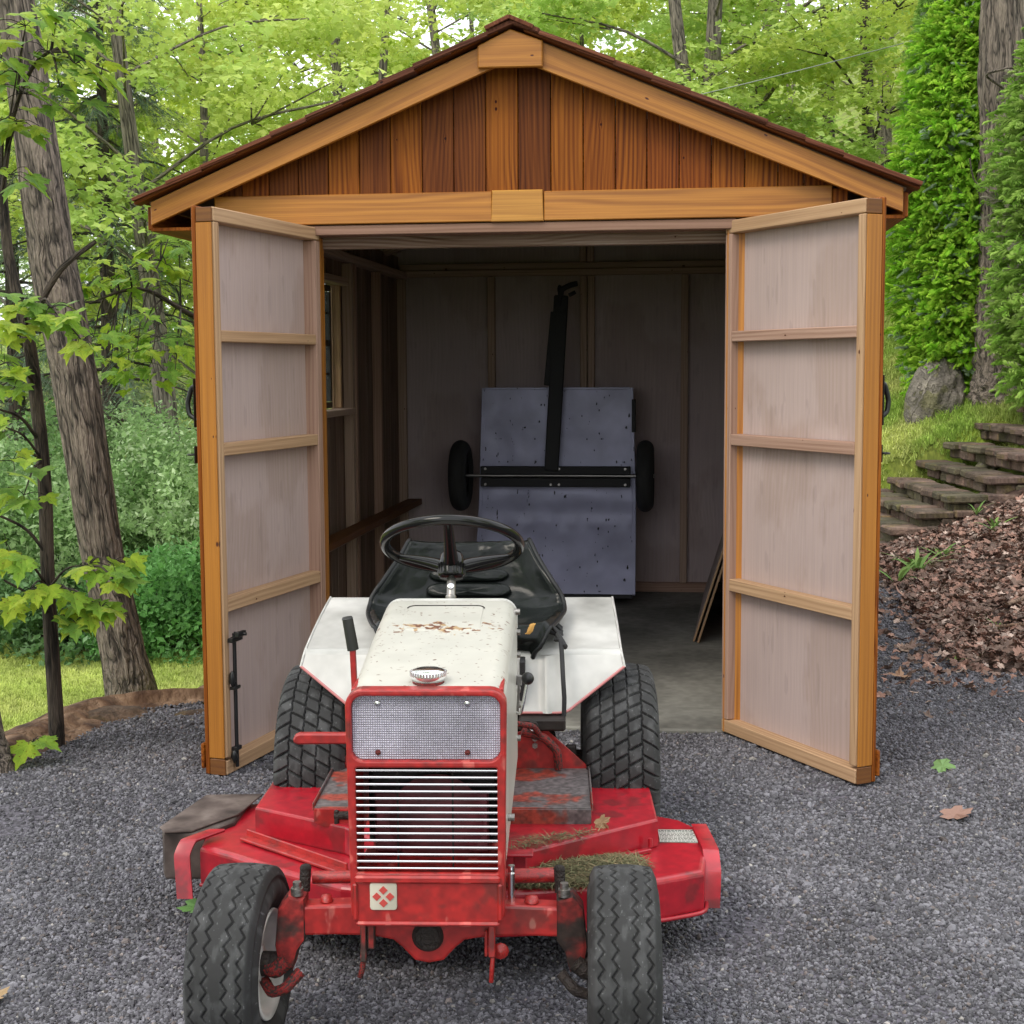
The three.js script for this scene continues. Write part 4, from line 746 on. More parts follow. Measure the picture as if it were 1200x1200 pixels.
  part('pipe', [tube([[0.17, 0.46, 0.3], [0.23, 0.44, 0.29], [0.265, 0.4, 0.28], [0.27, 0.35, 0.27]], 0.012, 8, 24), tube([[0.15, 0.49, 0.33], [0.2, 0.48, 0.32], [0.22, 0.45, 0.3]], 0.008, 8, 16)], metal.rust, tractor);
  part('linkage', [ext(0.16, 0.29, 0.455, 0.49, 0.16, 0.28, 0.006), rod([0.2, 0.47, 0.27], [0.2, 0.47, 0.3], 0.016, 12), ext(0.29, 0.32, 0.3, 0.4, 0.2, 0.22, 0.004)], metal.grease, tractor);
  part('linkage_pin', [new THREE.TorusGeometry(0.007, 0.003, 8, 14).translate(0.2, 0.47, 0.302)], metal.chrome, tractor);

  // front axle: pressed beam with a dropped centre, king pins, spindles and steering arms
  const ax = groupPart('front_axle', tractor);
  const half = [[0, 0.212], [0.03, 0.218], [0.055, 0.245], [0.075, 0.262], [0.12, 0.27], [0.2, 0.272], [0.26, 0.27], [0.3, 0.268], [0.305, 0.3], [0.3, 0.332], [0.15, 0.338], [0, 0.338]];
  part('axle_beam', flatUV(prism([...half.map(([x, y]) => [x, y]), ...half.slice(1, -1).reverse().map(([x, y]) => [-x, y])], 0.05, 0.006, [], 2).translate(-0.004, 0, 1.215)), metal.red, ax);
  part('pivot', [lathe([[0, 0.012], [0.024, 0.012], [0.03, 0.006], [0.034, 0]], 26).rotateX(Math.PI / 2).translate(-0.006, 0.271, 1.264)], metal.grease, ax);
  for (const s of [-1, 1]) {
    const sp = groupPart('spindle', ax);
    part('king_pin_housing', [flatUV(prism([[0.262, 0.352], [0.296, 0.36], [0.318, 0.33], [0.326, 0.25], [0.318, 0.2], [0.29, 0.196], [0.278, 0.24], [0.262, 0.262]].map(([x, y]) => [s * x, y]), 0.062, 0.008, [], 2).translate(0, 0, 1.21))], s < 0 ? metal.rust : metal.grime, sp);
    part('steering_arm', [tube([[s * 0.3, 0.22, 1.27], [s * 0.325, 0.2, 1.272], [s * 0.345, 0.205, 1.26], [s * 0.36, 0.205, 1.25]], 0.018, 10, 20), tube([[s * 0.27, 0.2, 1.28], [s * 0.3, 0.172, 1.3], [s * 0.33, 0.16, 1.29], [s * 0.35, 0.17, 1.26]], 0.012, 8, 20)], s < 0 ? metal.rust : metal.grease, sp);
    part('bolt', [rod([s * 0.278, 0.357, 1.26], [s * 0.278, 0.372, 1.26], 0.014, 6), rod([s * 0.278, 0.372, 1.26], [s * 0.278, 0.385, 1.26], 0.009, 10)], metal.steel, sp);
    part('steering_stub', [rod([s * 0.27, 0.35, 1.22], [s * 0.268, 0.398, 1.21], 0.012, 10), lathe([[0, 0.008], [0.01, 0.006], [0.013, 0]], 12).translate(s * 0.268, 0.397, 1.21)], metal.grease, sp);
  }
  part('tie_rod', rod([-0.26, 0.362, 1.17], [-0.13, 0.365, 1.17], 0.014, 12), metal.red, ax); part('tie_rod', rod([0.13, 0.366, 1.17], [0.265, 0.37, 1.17], 0.016, 12), metal.red, ax);
  part('nub', [lathe([[0, 0.014], [0.01, 0.012], [0.014, 0]], 12).translate(-0.22, 0.337, 1.24), lathe([[0, 0.014], [0.012, 0.012], [0.016, 0]], 12).translate(0.21, 0.337, 1.24)], metal.red, ax);
  part('hanger', [flatUV(bar([-0.138, 0.32, 1.27], [-0.138, 0.225, 1.285], 0.012, 0.02, V(0, 0, 1))), flatUV(bar([-0.122, 0.32, 1.27], [-0.122, 0.25, 1.275], 0.014, 0.024, V(0, 0, 1))), tube([[-0.138, 0.235, 1.28], [-0.142, 0.205, 1.285], [-0.147, 0.19, 1.28]], 0.006, 6)], metal.rust, tractor);
  part('hanger', [flatUV(bar([0.128, 0.33, 1.275], [0.128, 0.235, 1.285], 0.014, 0.01, V(0, 0, 1))), flatUV(bar([0.116, 0.29, 1.275], [0.116, 0.235, 1.28], 0.006, 0.014, V(0, 0, 1))), tube([[0.13, 0.24, 1.28], [0.128, 0.21, 1.285], [0.126, 0.18, 1.28]], 0.005, 6), lathe([[0, 0.01], [0.015, 0.006], [0.018, 0]], 12).rotateX(Math.PI / 2).translate(0.145, 0.24, 1.265)], metal.red, tractor);
  for (const [y, z] of [[0.37, 1.24], [0.315, 1.235], [0.36, 1.26]]) part('coil_spring', [rod([0.168, y + 0.0, z], [0.168, y + 0.045, z], 0.0075, 10)], metal.chrome, tractor);
  part('drive_belt_guard', [ext(0.15, 0.21, 0.355, 0.362, 0.98, 1.02, 0.002), ext(0.165, 0.195, 0.3, 0.35, 0.95, 0.99, 0.003)].map((g) => flatUV(g)), metal.redClean, tractor);

  // mower deck hung between the axles
  const dk = groupPart('mower_deck', tractor);
  const outl = [[0.64, 0.4], [0.64, 0.62], [0.622, 0.735], [0.52, 0.79], [0.34, 0.855], [0.16, 0.885], [0, 0.89], [-0.16, 0.875], [-0.25, 0.85], [-0.412, 0.745], [-0.56, 0.63], [-0.655, 0.565], [-0.665, 0.42], [-0.62, 0.2], [-0.4, 0.14], [0, 0.12], [0.4, 0.2], [0.6, 0.33]];
  const smooth = (pts, n) => { const c = new THREE.CatmullRomCurve3(pts.map(([x, z]) => V(x, 0, z)), true, 'catmullrom', 0.5); return c.getPoints(n).slice(0, -1).map((p) => [p.x, p.z]); };
  part('deck_shell', flatUV(prism(outl.map(([x, z]) => [x, -z]), 0.106, 0.014, [], 4).rotateX(-Math.PI / 2).translate(0, 0.12, 0)), metal.redClean, dk);
  part('skirt_rim', [tube(outl.slice(0, 12).map(([x, z]) => [x, 0.123, z]), 0.006, 6, 90)], metal.redClean, dk);
  const hump = [[0.52, 0.25], [0.522, 0.56], [0.17, 0.83], [-0.12, 0.8], [-0.27, 0.63], [-0.53, 0.47], [-0.53, 0.22]];
  part('belt_cover', flatUV(prism(hump.map(([x, z]) => [x, -z]), 0.074, 0.006, [], 2).rotateX(-Math.PI / 2).translate(0, 0.2255, 0)), metal.redClean, dk);
  part('angle_strip', [flatUV(bar([-0.55, 0.233, 0.52], [-0.25, 0.233, 0.775], 0.03, 0.008)), flatUV(bar([-0.545, 0.242, 0.505], [-0.245, 0.242, 0.765], 0.006, 0.02))], metal.red, dk);
  part('angle_strip', [flatUV(bar([0.5, 0.232, 0.6], [0.36, 0.232, 0.69], 0.016, 0.01)), rod([0.5, 0.24, 0.6], [0.5, 0.262, 0.6], 0.006, 8)], metal.redClean, dk);
  for (const s of [-1, 1]) { // skid straps at the ends
    const x0 = s * 0.65, pts = s > 0 ? [[0.642, 0.232, 0.4], [0.652, 0.232, 0.6], [0.652, 0.195, 0.66], [0.648, 0.11, 0.675]] : [[-0.625, 0.246, 0.5], [-0.678, 0.246, 0.585], [-0.69, 0.215, 0.61], [-0.68, 0.11, 0.63]];
    const c = new THREE.CatmullRomCurve3(pts.map((p) => V(...p)), false, 'catmullrom', 0.15), n = 24;
    const g = gridGeo(3, n, (u, v) => { const p = c.getPoint(v), t = c.getTangent(v), side = V(1, 0, 0), nn = side.clone().cross(t).normalize(); const q = [[-1, -1], [1, -1], [1, 1], [-1, 1]][Math.round(u * 3)]; return [p.x + q[0] * 0.02, p.y + nn.y * q[1] * 0.004, p.z + nn.z * q[1] * 0.004]; });
    part('skid_strap', flatUV(new THREE.BufferGeometry().copy(g).toNonIndexed()), Object.assign(metal.redClean, { side: THREE.DoubleSide }), dk);
  }
  part('discharge_chute', flatUV(prism([[-0.6, -0.19], [-0.725, -0.2], [-0.778, -0.47], [-0.765, -0.5], [-0.66, -0.5], [-0.6, -0.4]], 0.128, 0.008, [], 3).rotateX(-Math.PI / 2).translate(0, 0.112, 0)), std([0.13, 0.105, 0.095], 0.7, { map: grimeTex }), dk);
  part('chute_top_plate', flatUV(prism([[-0.57, -0.17], [-0.73, -0.18], [-0.785, -0.47], [-0.76, -0.515], [-0.69, -0.5], [-0.6, -0.36]], 0.005, 0.0015).rotateX(-Math.PI / 2).translate(0, 0.241, 0)), std([0.17, 0.135, 0.12], 0.8, { map: grimeTex }), dk);
  part('scraper_rod', [rod([-0.3, 0.32, 0.6], [-0.14, 0.32, 0.6], 0.012, 10), ext(-0.3, -0.288, 0.27, 0.335, 0.59, 0.61, 0.003)], metal.grease, dk);
  // warning sticker on the deck: rows of small print
  { const cv = document.createElement('canvas'); cv.width = 512; cv.height = 256; const c = cv.getContext('2d'); c.fillStyle = '#d8d8d2'; c.fillRect(0, 0, 512, 256); c.fillStyle = '#2a2c2a'; c.font = 'bold 24px sans-serif'; const rr = rng(8);
    for (let k = 0; k < 9; k++) { let x = 16; const y = 14 + k * 26; while (x < 488) { const w = 14 + rr() * 44; if (x + w > 498) break; c.fillRect(x, y + 3, w, k < 1 ? 17 : 13); x += w + 9; } } c.strokeStyle = '#33553a'; c.lineWidth = 6; c.strokeRect(4, 4, 504, 248);
    const t = new THREE.CanvasTexture(cv); t.colorSpace = THREE.SRGBColorSpace;
    const g = new THREE.BoxGeometry(0.098, 0.0008, 0.105); g.rotateY(-0.03);
    const uv = g.attributes.uv, p = g.attributes.position; for (let i = 0; i < uv.count; i++) uv.setXY(i, p.getX(i) / 0.1 + 0.5, 0.5 - p.getZ(i) / 0.107);
    part('warning_sticker', g.translate(0.58, 0.2272, 0.475), std([0.75, 0.75, 0.73], 0.7, { map: t }), dk, 'white sticker of small print on the red deck'); }

  // wheels
  function tyre(R, W, rimR, nT, nA, depth, crown, shoulder) {
    const hw = W / 2, prof = [];
    const side = (s) => { const o = []; for (let i = 0; i <= 10; i++) { const t = i / 10; o.push([s * (hw * lerp(0.72, 0.93, Math.sin(t * Math.PI * 0.5)) + 0.09 * W * Math.sin(t * Math.PI)), lerp(rimR, R - crown - shoulder, t), null]); } return o; };
    prof.push(...side(-1)); for (let i = 0; i <= nA; i++) { const a = (i / nA) * 2 - 1, e = Math.abs(a); prof.push([a * hw * 0.99, R - crown * e * e - (shoulder) * Math.pow(sstep(0.8, 1.06, e), 1.5), a]); } prof.push(...side(1).reverse());
    return gridGeo(nT, prof.length - 1, (u, v) => { const [x, y, a] = prof[Math.round(v * (prof.length - 1))], th = u * Math.PI * 2; const r = y - (a === null ? 0 : depth(u * 2 * Math.PI * R, a)); return [x, r * Math.cos(th), r * Math.sin(th)]; }, (u, v, p) => [u * 2 * Math.PI * R, v * (W + 0.2)], true);
  }
  const tri = (q) => Math.abs(((q % 1) + 1) % 1 - 0.5) * 4 - 1;
  const C1 = 2 * Math.PI * 0.205, p1 = C1 / 38;
  const frontTread = (s, a) => { const A = a * 0.069; let d = 0; for (const [g, w] of [[-0.048, 0.0024], [-0.02, 0.0026], [0.02, 0.0026], [0.048, 0.0024]]) { const zz = g + 0.0058 * tri(s / p1 + g * 3); d = Math.max(d, 0.0055 * (1 - sstep(w * 0.55, w * 1.0, Math.abs(A - zz)))); } return d + 0.0004 * pn(s * 60, A * 60); };
  const C2 = 2 * Math.PI * 0.292, n2 = 44, p2 = C2 / n2;
  const rearTread = (dir) => (s, a) => { a *= dir; const A = a * 0.115; let d = 0; for (const g of [-0.07, -0.026, 0.018, 0.062]) d = Math.max(d, 0.009 * (1 - sstep(0.0012, 0.0026, Math.abs(A - g - 0.0015 * tri(s / p2)))));
    const col = A < -0.07 ? 0 : A < -0.026 ? 1 : A < 0.018 ? 2 : A < 0.062 ? 3 : 4, ph = s / p2 + (A < 0.062 ? A * 11.5 : (0.124 - A) * 11.5 + 0.1) + col * 0.17, q = Math.abs((((ph % 1) + 1) % 1) - 0.5);
    d = Math.max(d, 0.009 * sstep(0.5 - 0.085, 0.5 - 0.05, q)); return d + 0.0005 * pn(s * 50, A * 50); };
  const frontT = tyre(0.205, 0.14, 0.108, 620, 96, frontTread, 0.007, 0.022), rearT = [tyre(0.292, 0.203, 0.16, 760, 110, rearTread(-1), 0.012, 0.026), tyre(0.292, 0.203, 0.16, 760, 110, rearTread(1), 0.012, 0.026)];
  const rimMat = phy([0.8, 0.77, 0.76], 0.45, { map: softTex });
  for (const s of [-1, 1]) {
    const w = groupPart('front_wheel', tractor); w.position.set(s < 0 ? -0.4 : 0.4, 0.205, 1.25); w.rotation.order = 'YXZ'; w.rotation.y = s < 0 ? -0.06 : -0.015; w.rotation.x = s * 0.7;
    part('tyre', frontT, rubber, w);
    part('rim', [lathe([[0.0, 0.045], [0.035, 0.045], [0.04, 0.03], [0.09, 0.03], [0.1, 0.06], [0.112, 0.066], [0.114, 0.06], [0.104, 0.05], [0.098, 0], [0.104, -0.05], [0.114, -0.06], [0.112, -0.066], [0.1, -0.06], [0.09, 0.02], [0, 0.02]], 40).rotateZ(s * Math.PI / 2)], rimMat, w);
    part('hub', [rod([-s * 0.085, 0, 0], [s * 0.04, 0, 0], 0.026, 18)], metal.grease, w);
    const rw = groupPart('rear_wheel', tractor); rw.position.set(s < 0 ? -0.422 : 0.447, 0.292, 0); rw.rotation.x = s * 0.3;
    part('tyre', rearT[s < 0 ? 0 : 1], rubber, rw);
    part('rim', [lathe([[0.0, 0.01], [0.06, 0.01], [0.08, 0.03], [0.13, 0.03], [0.15, 0.08], [0.168, 0.09], [0.168, 0.08], [0.15, 0.0], [0.168, -0.08], [0.168, -0.09], [0.15, -0.08], [0.1, 0.0], [0, 0.0]], 44).rotateZ(-s * Math.PI / 2)], rimMat, rw);
  }
}
{
  // dry clippings lying on the deck
  const blade = new THREE.BufferGeometry(); blade.setAttribute('position', new THREE.Float32BufferAttribute([-0.02, 0, 0, 0.02, 0, 0, 0.008, 0.02, 0.5, -0.02, 0, 0, 0.008, 0.02, 0.5, -0.008, 0.02, 0.5, -0.008, 0.02, 0.5, 0.008, 0.02, 0.5, 0, -0.02, 1], 3)); blade.computeVertexNormals();
  const r = rng(66), mats = [], cols = [], O = V(0.012, -0.022, 1.52);
  for (let i = 0; i < 11000; i++) {
    let x, z; do { x = 0.13 + r() * 0.36; z = 0.6 + r() * 0.27; } while (Math.hypot((x - 0.27) / 0.2, (z - 0.785 + (x - 0.27) * 0.42) / 0.1) > 0.8 + 0.35 * r() || x < 0.155);
    const onHump = z < 0.83 - (x - 0.17) * 0.767; const y = (onHump ? 0.3 : 0.228) + 0.002 + (onHump ? 0.01 : 0.034) * r() * clamp(1.1 - Math.hypot((x - 0.27) / 0.24, (z - 0.785 + (x - 0.27) * 0.42) / 0.13));
    if (onHump && r() > 0.1) continue;
    mats.push(mat4(x, y, z, (r() - 0.5) * 0.6, r() * 6.3, (r() - 0.5) * 0.6, [0.05 + 0.04 * r(), 0.05, 0.014 + 0.03 * r()]));
    const k = 0.5 + r() * 0.9; cols.push(r() > 0.35 ? lin(0.15 * k, 0.15 * k, 0.07 * k) : lin(0.25 * k, 0.19 * k, 0.1 * k));
  }
  const c = instanced('grass_clippings', blade, std([1, 1, 1], 0.9, { side: THREE.DoubleSide }), mats, cols);
  c.position.copy(O); c.rotation.y = 5.3 * D2R;
  tag(c, 'dry grass clippings heaped on the red mower deck beside the front tyre', 'clippings', null, 'stuff');
  const lf = part('fallen_leaf', dryLeaf, std([0.4, 0.27, 0.15], 0.7, { side: THREE.DoubleSide })); tag(lf, 'curled tan leaf standing on the grass clippings of the mower deck', 'leaf');
  const p = V(0.37, 0.322, 0.63).applyAxisAngle(V(0, 1, 0), 5.3 * D2R).add(O); lf.position.copy(p); lf.rotation.set(1.1, 0.6, 0.4); lf.scale.setScalar(0.045);
}

// ---------- trees, shrubs, rocks ----------
const camDir = (u, v) => V((u - 600) / 1700, (600 - v) / 1700, -1).applyEuler(camera.rotation);
const at = (u, v, depth) => camera.position.clone().addScaledVector(camDir(u, v), depth); // a point of the place from its bearing and distance
const leafMat = (c, t = 0.4) => phy(c, 0.85, { transmission: t, thickness: 0, side: THREE.DoubleSide, specularIntensity: 0.25 });
const barkTex = (() => { const n = tileNoise(151), m = tileNoise(152); return tex(512, 1024, (u, v) => {
  const w = tfbm(n, u, v, 4, 5, 4) * 0.09, x = (u + w + 1) % 1, r = 1 - Math.abs(tfbm(m, x, v, 13, 4, 3)) * 2.2, q = 1 - Math.abs(tfbm(n, x, v, 30, 7, 3)) * 2, f = tfbm(n, u, v, 90, 40, 2); const k = 0.74 - 0.42 * Math.pow(clamp(r), 3) - 0.16 * Math.pow(clamp(q), 3) + 0.1 * f;
  return [k, k * 0.965, k * 0.925]; }, { repeat: [1 / 0.42, 1 / 0.9] }); })();
const bark = { brown: std([0.5, 0.44, 0.4], 0.95, { map: barkTex, bumpMap: barkTex, bumpScale: 0.02 }), grey: std([0.52, 0.48, 0.44], 0.95, { map: barkTex, bumpMap: barkTex, bumpScale: 0.02 }), dark: std([0.17, 0.14, 0.12], 0.95, { map: barkTex, bumpMap: barkTex, bumpScale: 0.015 }) };
// tapered, furrowed stem through points [x, y, z, r]
function stem(pts, seg = 12, rings = 24, furrow = 0.06, seed = 1) {
  const c = new THREE.CatmullRomCurve3(pts.map((p) => V(p[0], p[1], p[2])), false, 'catmullrom', 0.5), fr = c.computeFrenetFrames(rings, false), len = c.getLength();
  const rad = (t) => { const q = t * (pts.length - 1), i = Math.min(pts.length - 2, Math.floor(q)); return lerp(pts[i][3], pts[i + 1][3], q - i); };
  return gridGeo(seg, rings, (u, v) => {
    const a = u * Math.PI * 2, t = Math.round(v * rings), p = c.getPoint(v), N = fr.normals[t], B = fr.binormals[t], s = v * len;
    const w = pn(Math.cos(a) * 2 + seed, s * 0.9, Math.sin(a) * 2) * 0.5, ridge = Math.abs(pn(Math.cos(a + w) * 6 + seed, s * 1.6, Math.sin(a + w) * 6)) * 2 - 0.5;
    const r = rad(v) * (1 + furrow * ridge + 0.08 * pn(Math.cos(a) + seed, s * 1.3, Math.sin(a)));
    return [p.x + r * (Math.cos(a) * N.x + Math.sin(a) * B.x), p.y + r * (Math.cos(a) * N.y + Math.sin(a) * B.y), p.z + r * (Math.cos(a) * N.z + Math.sin(a) * B.z)];
  }, (u, v) => [u * Math.PI * 2 * pts[0][3], v * len], true);
}
// sprays: a handful of small lobed leaves round a twig tip
const smallLeaf = [[0, 0], [0.3, 0.18], [0.5, 0.5], [0.22, 0.6], [0, 1], [-0.22, 0.6], [-0.5, 0.5], [-0.3, 0.18]];
function spray(seed, n, leaf, spread, flat = 0.35, shape = smallLeaf) {
  const r = rng(seed), pos = [], nor = [];
  for (let i = 0; i < n; i++) {
    const a = r() * 6.283, d = spread * Math.sqrt(r()), m = mat4(d * Math.cos(a), (r() - 0.5) * spread * 0.5, d * Math.sin(a), (r() - 0.5) * flat * 3 + 0.3, r() * 6.283, (r() - 0.5) * flat * 3, leaf * (0.7 + 0.6 * r()));
    const P = shape.map(([x, y], k) => V(x, 0.16 * Math.abs(x) - 0.12 * y * y, y).applyMatrix4(m));
    for (let k = 1; k < P.length - 1; k++) for (const q of [P[0], P[k + 1], P[k]]) pos.push(q.x, q.y, q.z);
  }
  const g = new THREE.BufferGeometry(); g.setAttribute('position', new THREE.Float32BufferAttribute(pos, 3)); g.computeVertexNormals(); return g;
}
const SPRAY = [spray(1, 13, 0.088, 0.19), spray(2, 13, 0.088, 0.2), spray(3, 12, 0.095, 0.2, 0.5)];
const crownMat = leafMat([1, 1, 1], 0.52);
const TINT = { fresh: [[0.6, 0.7, 0.18], [0.44, 0.6, 0.16]], lime: [[0.6, 0.68, 0.15], [0.44, 0.58, 0.13]], mid: [[0.5, 0.64, 0.2], [0.38, 0.54, 0.18]], grey: [[0.36, 0.44, 0.24], [0.29, 0.38, 0.2]] };
function makeTree(o) {
  const r = rng(o.seed), base = at(o.px, 500, o.depth); const gx = o.x ?? base.x, gz = o.z ?? base.z, gy = groundH(gx, gz) - 0.1;
  const t = thing('maple_tree', o.label, 'tree', [gx, gy, gz], 0, o.group ?? 'trees of the wood behind the shed');
  const H = o.h1 ?? 11, lean = o.lean ?? [(r() - 0.5) * 0.8, (r() - 0.5) * 0.6], tr = o.r;
  const axis = (f) => [lean[0] * f * f + 0.15 * Math.sin(f * 5 + o.seed) * f, H * 0.92 * f, lean[1] * f];
  const limbs = [], tips = [];
  const trunkPts = [0, 0.02, 0.12, 0.3, 0.5, 0.7, 0.85, 1].map((f) => [...axis(f), tr * (f < 0.02 ? 1.35 : 1.05 - 0.85 * f)]);
  limbs.push(stem(trunkPts, 12, 40, 0.06, o.seed));
  const fork = o.fork ? [[...axis(o.fork[0]), tr * 0.7], [axis(o.fork[0])[0] + o.fork[1] * 0.4, axis(o.fork[0])[1] + 0.8, 0.1, tr * 0.6], [axis(o.fork[0])[0] + o.fork[1], H * 0.9, 0.3, tr * 0.2]] : null;
  if (fork) limbs.push(stem(fork, 10, 24, 0.06, o.seed + 3));
  const h0 = o.h0 ?? 1.5, R = o.R ?? 3.2, n = o.pads ?? 30;
  const mats = [], cols = [], [c1, c2] = TINT[o.tint ?? 'fresh'];
  const seenTop = 1.4 + o.depth * 0.262 - gy; // most foliage hangs low, at the light edge of the wood; the tops stay thin
  for (let i = 0; i < n; i++) {
    const f = (i + 0.5 * r()) / n, hh = lerp(h0, H, f), env = R * (0.55 + 0.45 * Math.sin(Math.PI * clamp(0.15 + f * 0.85))) * (1 - 0.35 * f), a = i * 2.4 + r() * 1.4, d = env * (0.3 + 0.7 * Math.sqrt(r()));
    const ax = axis(clamp(hh / (H * 0.92))), cx = ax[0] + d * Math.cos(a), cz = ax[2] + d * Math.sin(a), pr = (0.75 + r() * 0.75) * (o.padR ?? 1), per = Math.round((o.per ?? 130) * (o.px < 420 && !o.x ? 0.54 : 0.64) * (hh > seenTop ? 0.12 : 1));
    const fl = clamp((hh - 0.35 * d) / (H * 0.92), 0.08, 0.98), s = axis(fl);
    limbs.push(stem([[...s, tr * 0.28 * (1.1 - fl)], [lerp(s[0], cx, 0.5), lerp(s[1], hh, 0.6) + 0.12, lerp(s[2], cz, 0.5), tr * 0.17 * (1.15 - fl)], [cx, hh, cz, 0.012]], 5, 8, 0.03, i));
    for (let q = 0; q < 3; q++) { const b = r() * 6.28; limbs.push(stem([[lerp(s[0], cx, 0.6), lerp(s[1], hh, 0.68) + 0.08, lerp(s[2], cz, 0.6), 0.014], [cx + pr * 0.7 * Math.cos(b), hh + 0.1, cz + pr * 0.7 * Math.sin(b), 0.004]], 3, 3, 0)); }
    const hue = r(), dx = (r() - 0.5) * 0.5, dz = (r() - 0.5) * 0.5;
    for (let k = 0; k < per; k++) {
      const b = r() * 6.283, e = pr * Math.sqrt(r()), x = e * Math.cos(b), z = e * Math.sin(b), y = x * dx + z * dz - 0.16 * e * e + (r() - 0.5) * 0.34 + (r() < 0.2 ? (r() - 0.5) * 0.7 : 0);
      mats.push(mat4(cx + x, hh + y, cz + z, (r() - 0.5) * 0.7, r() * 6.283, (r() - 0.5) * 0.7, (0.7 + r() * 0.6) * (o.leaf ?? 1)));
      const w = clamp(hue + (r() - 0.5) * 0.6), m = 0.85 + 0.3 * r(); cols.push(lin(lerp(c1[0], c2[0], w) * m, lerp(c1[1], c2[1], w) * m, lerp(c1[2], c2[2], w) * m));
    }
  }
  part('trunk', limbs, o.bark ?? bark.grey, t);
  instanced('crown', SPRAY[o.seed % 3], crownMat, mats, cols, t);
  return t;
}
const forest = [
  { px: 18, depth: 27, r: 0.15, seed: 13, h0: 1.2, h1: 10, tint: 'grey', label: 'greyish maple behind the thin sapling stem' },
  { px: 95, depth: 34, r: 0.16, seed: 12, h0: 1.0, h1: 11, tint: 'mid', label: 'far maple between the big leaning trunk and the sapling' },
  { px: 1012, depth: 21, r: 0.11, seed: 27, h0: 1.2, h1: 9, R: 2.4, pads: 28, tint: 'lime', bark: bark.dark, label: 'yellow-green maple low behind the right end of the roof' },
  { px: 408, depth: 22, r: 0.15, seed: 1, h0: 2.4, h1: 11, fork: [0.34, 0.9], tint: 'fresh', lean: [0.1, 0.2], pads: 28, label: 'grey twin-stemmed maple rising behind the left slope of the shed roof' },
  { px: 552, depth: 27, r: 0.17, seed: 2, h0: 4.5, h1: 13, lean: [-1.2, 0], tint: 'lime', label: 'grey maple trunk leaning just left of the roof ridge' },
  { px: 572, depth: 29, r: 0.1, seed: 3, h0: 5, h1: 13, lean: [-0.6, 0], tint: 'mid', label: 'thin straight trunk beside the leaning one at the roof ridge' },
  { px: 830, depth: 20, r: 0.16, seed: 4, h0: 3.2, h1: 11.5, fork: [0.36, -0.95], lean: [0.1, 0.2], tint: 'fresh', pads: 26, label: 'grey forked maple with a pruned knot standing behind the right roof slope' },
  { px: 872, depth: 23, r: 0.17, seed: 5, h0: 3.5, h1: 12, lean: [1.9, 0], bark: bark.brown, tint: 'lime', pads: 26, label: 'dark trunk leaning to the side just beyond the forked maple' },
  { px: 858, depth: 26, r: 0.13, seed: 6, h0: 4.5, h1: 13, lean: [0.3, 0], tint: 'mid', label: 'slim upright trunk half hidden between forked and leaning maple' },
  { px: 660, depth: 31, r: 0.15, seed: 7, h0: 5, h1: 14, tint: 'mid', label: 'dim distant trunk above the right side of the ridge cap' },
  { px: 207, depth: 15, r: 0.14, seed: 9, h0: 4.0, h1: 9.5, lean: [-0.9, 0.3], tint: 'fresh', pads: 26, R: 2.6, label: 'pale grey leaning trunk right behind the left door edge' },
  { px: 312, depth: 25, r: 0.13, seed: 10, h0: 2.0, h1: 11.5, tint: 'lime', bark: bark.brown, label: 'brown trunk seen dimly through leaves over the left eave' },
  { px: 240, depth: 19, r: 0.1, seed: 11, h0: 2.8, h1: 9.5, tint: 'lime', R: 2.8, pads: 30, label: 'bright lime young maple spreading over the left end of the roof' },
  { px: 965, depth: 27, r: 0.14, seed: 15, h0: 3.5, h1: 12, tint: 'lime', bark: bark.dark, label: 'yellow-green maple under the overhead cable' },
  { px: 1030, depth: 31, r: 0.15, seed: 16, h0: 1.5, h1: 12, tint: 'lime', label: 'pale yellowish maple beside the top of the cedar' },
  { px: 785, depth: 42, r: 0.18, seed: 18, h0: 6, h1: 16, tint: 'fresh', per: 150, label: 'far maple left of the forked trunk' },
  { px: 190, depth: 40, r: 0.18, seed: 20, h0: 1, h1: 14, tint: 'mid', per: 150, label: 'far maple over the shrubs behind the pale trunk' },
  { px: 920, depth: 44, r: 0.18, seed: 22, h0: 5, h1: 16, tint: 'fresh', per: 150, label: 'farthest maple behind the leaning dark trunk' },
  { px: 1190, depth: 34, r: 0.16, seed: 25, h0: 1, h1: 12, tint: 'mid', label: 'tree hidden mostly behind the right-hand cedars' },
  { px: 690, depth: 25, r: 0.08, seed: 26, h0: 4.2, h1: 11, tint: 'lime', R: 2.6, pads: 22, label: 'light green young maple above the middle of the right roof slope' },
];
forest.forEach(makeTree);
// the wood goes on behind the viewer: it closes off the low sky to either side of the driveway
[[-6.5, 12], [7.0, 12], [10.5, 6], [-9.5, 8.5]].forEach(([x, z], i) => makeTree({ x, z, px: 0, depth: 40, r: 0.17, seed: 40 + i, h0: 1.2, h1: 10, R: 3.4, pads: 20, per: 130, leaf: 1.4, tint: 'fresh', group: 'trees across the driveway', label: ['maple across the driveway at its bend', 'maple across the driveway towards the bank', 'maple on the bank side of the driveway', 'maple at the lawn side of the driveway'][i] }));

